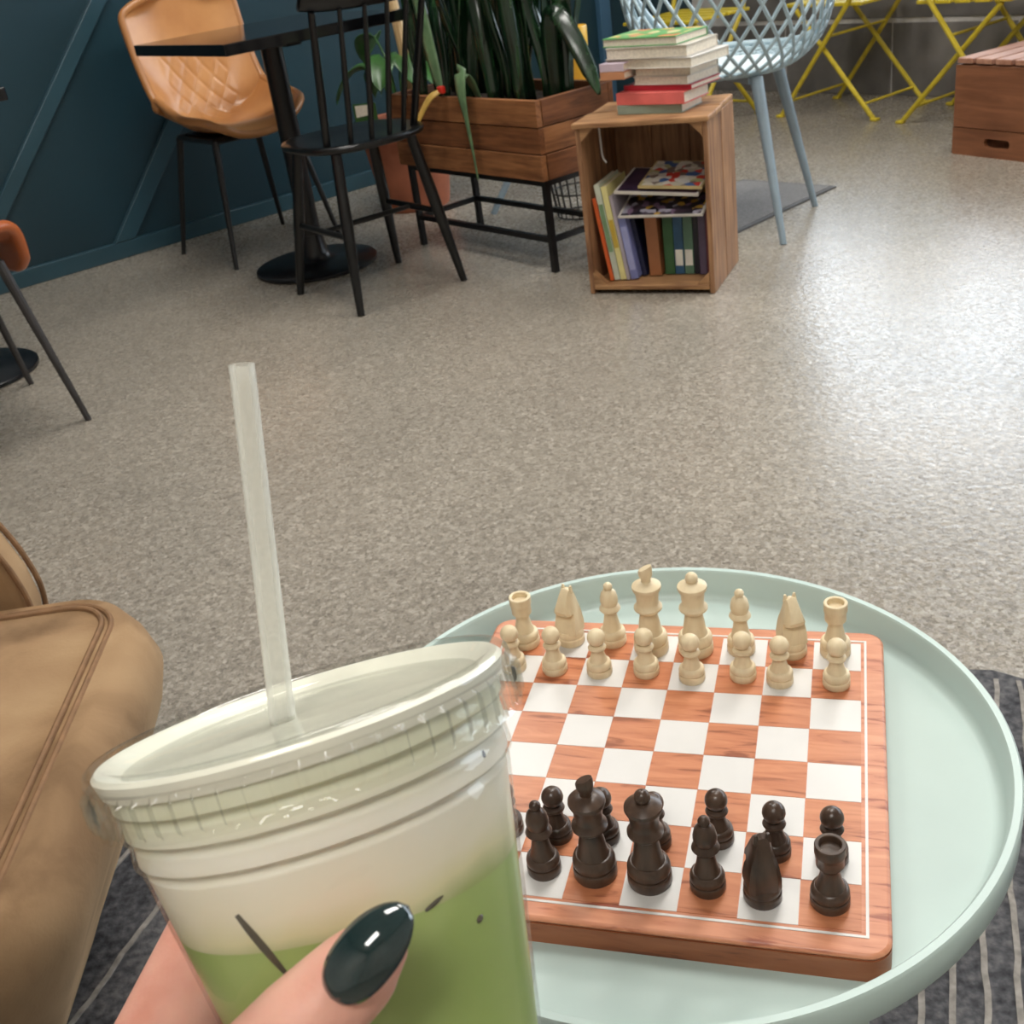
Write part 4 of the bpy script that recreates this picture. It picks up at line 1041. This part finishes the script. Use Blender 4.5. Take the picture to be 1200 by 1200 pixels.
# terracotta pot behind the spindle chair
def terracotta():
    c = Vector((-0.19, 4.55, 0))
    t = thing('terracotta_pot', 'large terracotta pot standing on the floor behind the planter stand', 'pot', c)
    MB().lathe([(0, 0), (0.125, 0), (0.130, 0.01), (0.168, 0.27), (0.182, 0.272), (0.184, 0.33), (0.176, 0.335), (0.166, 0.33), (0.160, 0.29), (0, 0.29)], 56).build('pot_body', 'terracotta', t, angle=50)
    MB().lathe([(0, 0.291), (0.158, 0.291), (0.158, 0.297), (0, 0.303)], 40).build('soil', 'soil', t)
    p = thing('potted_plant', 'leafy green plant growing in the terracotta pot behind spindle chair', 'plant', c + Vector((0, 0, 0.30)))
    r = random.Random(3)
    for k in range(9):
        az = 2 * PI * k / 9 + r.random(); L = r.uniform(0.18, 0.34); b = MB()
        st = [Vector((0.02 * math.cos(az), 0.02 * math.sin(az), 0)), Vector((0.05 * math.cos(az), 0.05 * math.sin(az), L * 0.7)), Vector((0.11 * math.cos(az), 0.11 * math.sin(az), L))]
        MB().tube(catmull(st, 4), 0.004, 6).build('stem', 'leaf_bright', p)
        e = st[-1]
        def fn(i, j, e=e, az=az):
            a = j * 2 - 1; w = 0.055 * math.sin(PI * min(1, 0.06 + i * 0.94)) ** 0.7
            q = e + Vector((math.cos(az), math.sin(az), 0)) * (0.13 * i) + Vector((0, 0, 0.03 * i - 0.14 * i * i))
            return q + Vector((-math.sin(az), math.cos(az), 0)) * (a * w) + Vector((0, 0, 0.02 * abs(a)))
        MB().grid(fn, 10, 6).build('leaf', 'leaf_bright', p, solid=0.002, angle=70)
    s = MB().tube([(0, 0, 0), (0.005, 0, 0.2), (-0.005, 0, 0.45), (-0.02, 0.0, 0.75)], [0.016, 0.022, 0.019, 0.014], 10).build('plant_stake', 'stake')
    s.location = (-0.135, 4.44, 0.294); s.rotation_euler = (0, -0.03, 0)
    tag(s, 'pale bamboo stake standing in the terracotta pot', 'stake')
    g = thing('plant_tag_card', 'green and white plant tag stuck in the terracotta pot', 'tag', (-0.32, 4.46, 0.297), -0.3)
    MB().box((0, 0, 0.02), (0.008, 0.004, 0.04)).build('tag_stick', 'page', g, smooth=False)
    MB().box((0, 0, 0.075), (0.09, 0.006, 0.085)).build('tag_card', 'leaf_bright', g, bevel=0.001, smooth=False)
    MB().prism([(-0.036, 0.07), (0.03, 0.078), (0.036, 0.112), (-0.036, 0.112)], -0.0048, -0.0031).build('tag_panel', 'page', g, smooth=False)
terracotta()

# pale side table and yellow pot behind the planter
def side_table():
    c = Vector((0.43, 4.34, 0))
    t = thing('side_table', 'small pale blue grey side table behind the planter', 'table', c, 0.2)
    MB().lathe([(0, 0.365), (0.14, 0.365), (0.146, 0.370), (0.146, 0.380), (0.14, 0.385), (0, 0.385)], 48).build('tabletop', 'stake', t, angle=50)
    for k in range(3):
        a = 2 * PI * k / 3 + 3.3
        MB().tube([(0.10 * math.cos(a), 0.10 * math.sin(a), 0.37), (0.36 * math.cos(a), 0.36 * math.sin(a), 0.0)], [0.017, 0.011], 12).build('leg', 'blue_leg', t)
    y = thing('yellow_pot', 'yellow cylindrical pot behind the snake plants, left of the books', 'pot', (0.46, 4.33, 0.385))
    MB().lathe([(0, 0), (0.042, 0), (0.046, 0.004), (0.052, 0.195), (0.050, 0.2), (0.046, 0.196), (0.042, 0.03), (0, 0.03)], 40).build('pot_body', 'yellow_pot', y, angle=50)
    MB().lathe([(0, -0.0), (0.058, 0.0), (0.060, 0.006), (0, 0.006)], 32).build('saucer', 'stake', y)
side_table()
def wire_basket():
    t = thing('wire_basket', 'dark wire basket on the floor behind the planter stand', 'basket', (0.40, 4.02, 0), PR)
    n = 22
    for z, r in ((0.006, 0.085), (0.09, 0.098), (0.17, 0.11)):
        MB().ring([(r * math.cos(2 * PI * k / 32), r * math.sin(2 * PI * k / 32), z) for k in range(32)], 0.003, 6).build('hoop', 'wire', t)
    b = MB()
    for k in range(n):
        a = 2 * PI * k / n
        b.tube([(0.085 * math.cos(a), 0.085 * math.sin(a), 0.006), (0.11 * math.cos(a), 0.11 * math.sin(a), 0.17)], 0.0022, 5)
    o = b.build('wires', 'wire', t); o['kind'] = 'stuff'
wire_basket()

# ------------------------------------------------------------------ book crate
CR = math.atan2(-0.158, 0.319); CC = Vector((0.534, 3.163, 0))
CW, CD, CH = 0.356, 0.296, 0.465
def book_crate():
    t = thing('wooden_crate', 'upright wooden crate used as bookshelf, full of books and magazines', 'crate', CC, CR)
    th = 0.014
    for k in range(2):
        w = CD / 2 - 0.003
        y = -CD / 4 + k * CD / 2
        MB().box((0, 0, 0), (CW + (0.012 if k == 0 else 0.0), w, th)).build('top_board', 'crate_wood', t, 0.003, False, loc=(0, y - (0.006 if k == 0 else 0), CH - th / 2))
        MB().box((0, 0, 0), (CW - 2 * th, w, th)).build('bottom_board', 'crate_wood', t, 0.003, False, loc=(0, y, 0.012 + th / 2))
        for sx in (-1, 1):
            MB().box((0, 0, 0), (th, w - 0.002, CH - th)).build('side_board', 'crate_wood_z', t, 0.003, False, loc=(sx * (CW / 2 - th / 2), y + (0.002 if sx > 0 else 0), (CH - th) / 2))
    for k in range(3):
        MB().box((0, 0, 0), ((CW - 2 * th) / 3 - 0.0008, 0.010, CH - 2 * th - 0.012)).build('back_board', 'crate_wood_z', t, 0.002, False, loc=((k - 1) * (CW - 2 * th) / 3, CD / 2 - 0.007, CH / 2 + 0.004))
    for sx in (-1, 1):
        for zt in (0, 1):
            x = sx * (CW / 2 - th); z = CH - th if zt else 0.026; s = 0.035 * (-1 if zt else 1)
            poly = [(x, z), (x - sx * 0.035, z), (x, z + s)]
            MB().prism(poly, -CD / 2 + 0.004, -CD / 2 + 0.03).build('corner_block', 'crate_wood', t, smooth=False)
    c = MB().tube(catmull([(-0.125, -0.10, CH - 0.016), (-0.124, -0.10, 0.42), (-0.122, -0.10, 0.37), (-0.112, -0.102, 0.352)], 4), 0.0028, 6).build('cord', 'cord')
    c.location = CC; c.rotation_euler = (0, 0, CR)
    tag(c, 'pale grey cord hanging inside the book crate', 'cord')
book_crate()
CM = Matrix.Translation(CC) @ Matrix.Rotation(CR, 4, 'Z')
def book(label, size, M_, cov, group, name='book', top=None, spine='front', pages=True, band=None):
    """size = (width along the spine, depth, thickness); local x along spine, y from spine to fore edge, z thickness"""
    w, d, h = size; c = min(0.0022, h * 0.16)
    t = thing(name, label, 'book', (0, 0, 0), 0, group); t.matrix_world = M_
    t.location, t.rotation_euler = M_.to_translation(), M_.to_euler()
    cm = cover_mat(cov)
    b = MB(); b.box((0, 0, c / 2), (w, d, c)); b.box((0, 0, h - c / 2), (w, d, c))
    if spine: b.box((0, -d / 2 + c / 2, h / 2), (w, c, h - 2 * c))
    b.build('cover', cm, t, smooth=False, bevel=min(0.0008, c * 0.3))
    y0 = -d / 2 + (c if spine else 0.002)
    MB().box((0, (y0 + d / 2 - 0.003) / 2, h / 2), (w - 0.005, d / 2 - 0.003 - y0, h - 2 * c)).build('page_block', 'page', t, smooth=False)
    if top is not None:
        MB().box((0, 0, h + 0.0002), (w * 0.94, d * 0.94, 0.0004)).build('cover_print', top, t, smooth=False)
    if band is not None:
        MB().box((-w / 2 + w * band[0], -d / 2 - 0.0003, h / 2), (w * band[1], 0.0006, h * 0.8)).build('spine_label', cover_mat(band[2]), t, smooth=False)
    return t
def books():
    G = 'books standing inside the wooden crate'
    FL = 0.0262
    # upright: spine (local x) goes up, spine face towards the viewer
    def up(label, x, y, h, d, th, lean, cov, band=None):
        # local x -> crate z (leaning in the xz plane), local y -> crate y, local z (thickness) -> crate x
        a = math.radians(lean)
        ex = Vector((-math.sin(a), 0, math.cos(a))); ez = Vector((math.cos(a), 0, math.sin(a))); ey = ez.cross(ex)
        R = Matrix(((ex.x, ey.x, ez.x, 0), (ex.y, ey.y, ez.y, 0), (ex.z, ey.z, ez.z, 0), (0, 0, 0, 1)))
        # ey should point to +y (depth)
        if ey.y < 0:
            ey = -ey; R = Matrix(((ex.x, ey.x, -ez.x, 0), (ex.y, ey.y, -ez.y, 0), (ex.z, ey.z, -ez.z, 0), (0, 0, 0, 1)))
            ez = -ez; org = Vector((x, y + d / 2, FL)) - ez * th
        else: org = Vector((x, y + d / 2, FL))
        org = org + ex * (h / 2 + 0.002) + Vector((0, 0, abs(math.sin(a)) * th * 0 + 0.001))
        book(label, (h, d, th), CM @ Matrix.Translation(org) @ R, cov, G, band=band)
    up('orange spined thin book, leftmost leaning book in the wooden crate', -0.126, -0.115, 0.232, 0.15, 0.010, 8, (206, 92, 40))
    up('tall white and green book leaning second from the left in the crate', -0.114, -0.112, 0.268, 0.17, 0.016, 8, (198, 204, 186), (0.55, 0.5, (120, 150, 112)))
    up('tall pale yellow book leaning third from the left in the crate', -0.0960, -0.110, 0.262, 0.17, 0.016, 8, (214, 204, 140), (0.5, 0.3, (190, 160, 60)))
    up('thin lilac grey magazine leaning beside the pale yellow book', -0.0782, -0.110, 0.236, 0.17, 0.009, 8, (170, 160, 168))
    up('blue lilac book leaning against the brown book in the crate', -0.0672, -0.105, 0.175, 0.15, 0.021, 8.5, (120, 126, 178), (0.5, 0.7, (160, 164, 208)))
    up('dark navy book between the blue lilac book and brown book', -0.0432, -0.075, 0.172, 0.14, 0.013, 9, (28, 32, 58))
    up('thick brown book standing upright in the middle of the crate', -0.022, -0.075, 0.178, 0.14, 0.034, 2, (152, 98, 62))
    up('green spined book standing right of the thick brown book', 0.018, -0.06, 0.172, 0.14, 0.028, 0, (52, 92, 56))
    up('blue book with white spine label standing in the crate', 0.0475, -0.06, 0.172, 0.14, 0.026, 0, (44, 84, 116), (0.27, 0.26, (224, 222, 212)))
    up('grey green book with white spine label beside the blue one', 0.075, -0.06, 0.172, 0.14, 0.026, 0, (84, 116, 96), (0.27, 0.26, (224, 222, 212)))
    up('black thin book right of the grey green labelled book', 0.1025, -0.06, 0.172, 0.14, 0.014, 0, (26, 28, 40))
    up('dusky purple book near the right wall of the crate', 0.1185, -0.065, 0.175, 0.14, 0.020, 0, (88, 74, 96))
    up('maroon book standing against the right wall of the crate', 0.1405, -0.07, 0.18, 0.14, 0.020, 0, (104, 40, 48))
    G = 'magazines lying on the books inside the wooden crate'
    p1 = print_mat('dark_comic_print', [(42, 34, 44), (70, 58, 70), (26, 24, 34), (58, 44, 54), (190, 150, 60), (120, 96, 120), (160, 156, 170), (34, 30, 40)], 58)
    p2 = print_mat('colour_magazine_print', [(206, 200, 186), (190, 186, 168), (60, 96, 150), (214, 208, 198), (168, 168, 120), (120, 104, 96), (196, 60, 50), (200, 196, 190)], 52)
    p3 = print_mat('purple_cover_print', [(46, 34, 58), (60, 44, 66), (38, 30, 48), (84, 56, 74)], 22)
    def flat(label, x, y, z, w, d, th, tilt, roll, yaw, cov, top):
        M_ = CM @ Matrix.Translation((x, y, z)) @ Matrix.Rotation(math.radians(yaw), 4, 'Z') @ Matrix.Rotation(math.radians(roll), 4, 'Y') @ Matrix.Rotation(math.radians(tilt), 4, 'X')
        book(label, (w, d, th), M_, cov, G, 'magazine', top)
    flat('dark comic book with yellow box on cover lying across upright books', 0.030, -0.035, 0.2235, 0.236, 0.17, 0.006, 13, 0, 0, (196, 190, 182), p1)
    flat('purple covered magazine lying tilted above the dark comic book', 0.022, -0.02, 0.272, 0.235, 0.17, 0.008, 8, 3, -2, (206, 200, 190), p3)
    flat('colourful magazine on top of the pile inside the crate', 0.062, -0.02, 0.289, 0.178, 0.165, 0.008, 10, 2, -3, (190, 170, 120), p2)
    # stack on top of the crate
    G = 'books stacked on top of the wooden crate'
    z = CH + 0.0005
    p4 = print_mat('green_cover_print', [(96, 164, 96), (206, 202, 130), (96, 164, 96), (226, 190, 110), (110, 176, 104), (216, 140, 90), (120, 180, 120), (222, 216, 160)], 30)
    rows = [  # label, x, y, w, d, t, yaw, cover, fore-edge forwards, print
        ('grey green thin book, lowest in the stack on the crate', 0.020, -0.010, 0.185, 0.135, 0.023, -9, (138, 152, 138), False, None),
        ('thick coral red book, second from the bottom of the stack', 0.030, -0.015, 0.200, 0.140, 0.030, -13, (228, 112, 106), False, None),
        ('thin dark red book directly above the thick coral book', 0.050, 0.010, 0.205, 0.150, 0.013, -16, (176, 40, 54), False, None),
        ('white book with pages facing out above the dark red book', 0.064, 0.005, 0.165, 0.155, 0.021, -17, (206, 200, 190), True, None),
        ('cream book with pages facing out in the middle of stack', 0.066, 0.004, 0.165, 0.150, 0.020, -14, (214, 206, 188), True, None),
        ('wide white book third from the top of the stack', 0.040, 0.010, 0.265, 0.180, 0.025, -18, (216, 212, 206), True, None),
        ('wide grey book second from the top of the stack', 0.030, 0.000, 0.240, 0.165, 0.028, -14, (196, 188, 176), True, None),
        ('green covered picture book on top of the stack', 0.012, 0.006, 0.225, 0.155, 0.021, -16, (92, 156, 92), True, p4)]
    for lb, x, y, w, d, th, yaw, cov, fore, pr in rows:
        M_ = CM @ Matrix.Translation((x, y, z)) @ Matrix.Rotation(math.radians(yaw + (180 if fore else 0)), 4, 'Z')
        book(lb, (w, d, th), M_, cov, G, top=pr)
        if 'dark red' in lb: zs = z + th
        z += th + 0.0008
    for k, (lb, cov) in enumerate((('small orange brown booklet sticking out left of the cream book', (196, 138, 100)), ('small pink and white booklet sticking out at the left of stack', (206, 188, 200)))):
        M_ = CM @ Matrix.Translation((-0.073, -0.022, zs + 0.001 + k * 0.0204)) @ Matrix.Rotation(math.radians(-12), 4, 'Z')
        book(lb, (0.072, 0.112, 0.0195), M_, cov, G)
books()

# ------------------------------------------------------------------ lattice tub chair
def lattice_chair():
    f = Vector((0.49, 0.87, 0)); rz = math.atan2(f.y, f.x) - PI / 2
    t = thing('lattice_chair', 'pale blue diamond lattice tub chair on blue grey legs behind the crate', 'chair', (0.835, 3.60, 0), rz)
    def surf(th, s):                                    # th around (0 = back), s from seat rim 0 to top 1
        c = math.cos(th)
        top = 0.60 + 0.23 * (0.5 + 0.5 * c) ** 0.8 if True else 0
        top = 0.50 + 0.32 * smoothstep(-1.0, 0.4, c)
        r0 = 0.175; r1 = 0.315
        g = math.sin(s * PI / 2)
        r = r0 + (r1 - r0) * (g ** 0.9)
        z = 0.475 + (top - 0.475) * (1 - math.cos(s * PI / 2)) ** 0.85
        return Vector((r * 0.98 * math.sin(th), -r * math.cos(th) * 0.95, z))
    NB = 30
    shell = None
    rim = MB().ring([surf(2 * PI * k / 96, 1.0) for k in range(96)], 0.0115, 10).build('rim', 'blue_shell', t, angle=80)
    MB().ring([surf(2 * PI * k / 72, 0.0) for k in range(72)], 0.009, 8).build('seat_ring', 'blue_shell', t, angle=80)
    for sgn in (-1, 1):
        for k in range(NB):
            th0 = 2 * PI * k / NB
            pts = [surf(th0 + sgn * 0.95 * s / 14, s / 14) for s in range(15)]
            MB().tube(pts, 0.0056, 6).build('lattice_bar', 'blue_shell', t, angle=80)
    MB().lathe([(0, 0.463), (0.165, 0.467), (0.178, 0.475), (0.165, 0.487), (0, 0.483)], 48).build('seat_pan', 'seat_pad', t, angle=60)
    b = MB()
    b.box((0, 0, 0.454), (0.32, 0.04, 0.018), Matrix.Rotation(PI / 4, 3, 'Z')); b.box((0, 0, 0.454), (0.04, 0.32, 0.018), Matrix.Rotation(PI / 4, 3, 'Z')); b.build('under_frame', 'blue_leg', t, smooth=False)
    for sx in (-1, 1):
        for sy in (-1, 1):
            MB().tube([(sx * 0.12, sy * 0.12, 0.462), (sx * 0.213, sy * 0.213, 0.0)], [0.019, 0.0095], 14).build('leg', 'blue_leg', t)
lattice_chair()

# ------------------------------------------------------------------ yellow folding chairs
def folding_chair(label, loc, rz, group, back=True):
    t = thing('folding_chair', label, 'chair', loc, rz, group)       # local x across, y = front
    W = 0.205; m = 'yellow_metal'; r = 0.0105
    for sx in (-1, 1):
        MB().tube([(sx * W, 0.235, 0.0), (sx * W, -0.12, 0.47), (sx * W, -0.22, 0.82)], r, 8).build('back_leg_tube', m, t)
        MB().tube([(sx * (W - 0.022), -0.235, 0.0), (sx * (W - 0.022), 0.17, 0.445)], r, 8).build('leg', m, t)
        MB().box((sx * W, 0.235, 0.006), (0.028, 0.034, 0.012)).build('foot_cap', m, t, bevel=0.003)
        MB().box((sx * (W - 0.022), -0.235, 0.006), (0.028, 0.034, 0.012)).build('foot_cap', m, t, bevel=0.003)
    MB().tube([(-W, 0.185, 0.07), (W, 0.185, 0.07)], 0.006, 6).build('crossbar', m, t)
    MB().tube([(-W + 0.022, -0.178, 0.065), (W - 0.022, -0.178, 0.065)], 0.006, 6).build('crossbar', m, t)
    MB().tube([(-W, -0.02, 0.335), (W, -0.02, 0.335)], 0.006, 6).build('crossbar', m, t)
    for k in range(5):
        MB().box((0, -0.14 + 0.08 * k, 0.455), (0.40, 0.062, 0.014)).build('seat_slat', 'yellow_metal', t, bevel=0.003, smooth=False)
    for k in range(2):
        MB().box((0, -0.195 - 0.02 * k, 0.70 + 0.085 * k), (0.42, 0.014, 0.055), Matrix.Rotation(-0.28, 3, 'X')).build('back_slat', m, t, bevel=0.003, smooth=False)
GY = 'yellow folding metal chairs near the back wall'
# local x must run along U; local y (front) along -M or +M
folding_chair('yellow folding metal chair with crossed legs, just left of brown crate', room(4.42, 2.535, 0), RA + PI, GY)
folding_chair('yellow folding metal chair with crossed legs, right behind lattice chair', room(4.44, 3.14, 0), RA, GY)
folding_chair('yellow folding metal chair partly hidden behind the lattice chair back', room(4.05, 3.72, 0), RA + PI / 2, GY)

# ------------------------------------------------------------------ brown crate at right
def brown_crate():
    d = Vector((0.46, -0.888, 0)); rz = math.atan2(d.y, d.x)
    q = Vector((-d.y, d.x, 0))
    L, D, H = 0.46, 0.34, 0.325
    c = Vector((1.751, 4.106, 0)) + d * (L / 2) + q * (D / 2)
    t = thing('slatted_crate', 'brown wooden crate with slatted top and oval hand hole, right edge', 'crate', c, rz)
    th = 0.018
    # front: upper panel and lower board with a hand hole
    for sy in (-1, 1):
        MB().box((0, 0, 0), (L, th, 0.207)).build('upper_board', 'brown_crate', t, 0.002, False, loc=(0, sy * (D / 2 - th / 2), 0.198))
        b = MB(); hw, hx, hz0, hz1 = 0.052, -0.045, 0.034, 0.064
        b.box(((-L / 2 + hx - hw) / 2, 0, 0.046), (hx - hw + L / 2, th, 0.092)); b.box(((L / 2 + hx + hw) / 2, 0, 0.046), (L / 2 - hx - hw, th, 0.092))
        b.box((hx, 0, hz0 / 2), (2 * hw, th, hz0)); b.box((hx, 0, (hz1 + 0.092) / 2), (2 * hw, th, 0.092 - hz1))
        for cx in (-1, 1):
            for cz, zz in ((-1, hz0), (1, hz1)):
                b.prism([(hx + cx * hw, zz), (hx + cx * (hw - 0.012), zz), (hx + cx * (hw - 0.0035), zz - cz * 0.0035), (hx + cx * hw, zz - cz * 0.012)], -th / 2, th / 2)
        b.build('lower_board', 'brown_crate', t, smooth=False, loc=(0, sy * (D / 2 - th / 2), 0))
    for sx in (-1, 1):
        for z, h in ((0.198, 0.207), (0.046, 0.092)):
            MB().box((0, 0, 0), (D - 2 * th, th, h)).build('side_board', 'brown_crate', t, 0.002, False, loc=(sx * (L / 2 - th / 2), 0, z), rot=(0, 0, PI / 2))
    n = 6; w = L / n
    for k in range(n):
        MB().box((0, 0, 0), (D + 0.004, w - 0.014, 0.018)).build('top_slat', 'crate_top', t, 0.003, False, loc=(-L / 2 + (k + 0.5) * w, 0, H - 0.009 + 0.0), rot=(0, 0, PI / 2))
    MB().box((0, 0, 0.012), (L - 2 * th, D - 2 * th, 0.012)).build('bottom_board', 'brown_crate', t, smooth=False)
    # second crate behind
    c2 = c + q * (D + 0.13) + d * 0.12
    t2 = thing('tall_slatted_crate', 'taller brown slatted wooden crate behind the crate at right edge', 'crate', c2, rz)
    for k in range(5):
        MB().box((0, 0, 0), (0.40, 0.018, 0.085)).build('front_slat', 'brown_crate', t2, 0.003, False, loc=(0, -0.14, 0.045 + k * 0.097))
        MB().box((0, 0, 0), (0.40, 0.018, 0.085)).build('rear_slat', 'brown_crate', t2, 0.003, False, loc=(0, 0.14, 0.045 + k * 0.097))
    for sx in (-1, 1):
        MB().box((sx * 0.191, 0, 0.24), (0.018, 0.262, 0.48)).build('end_board', 'brown_crate', t2, 0.003, False)
brown_crate()
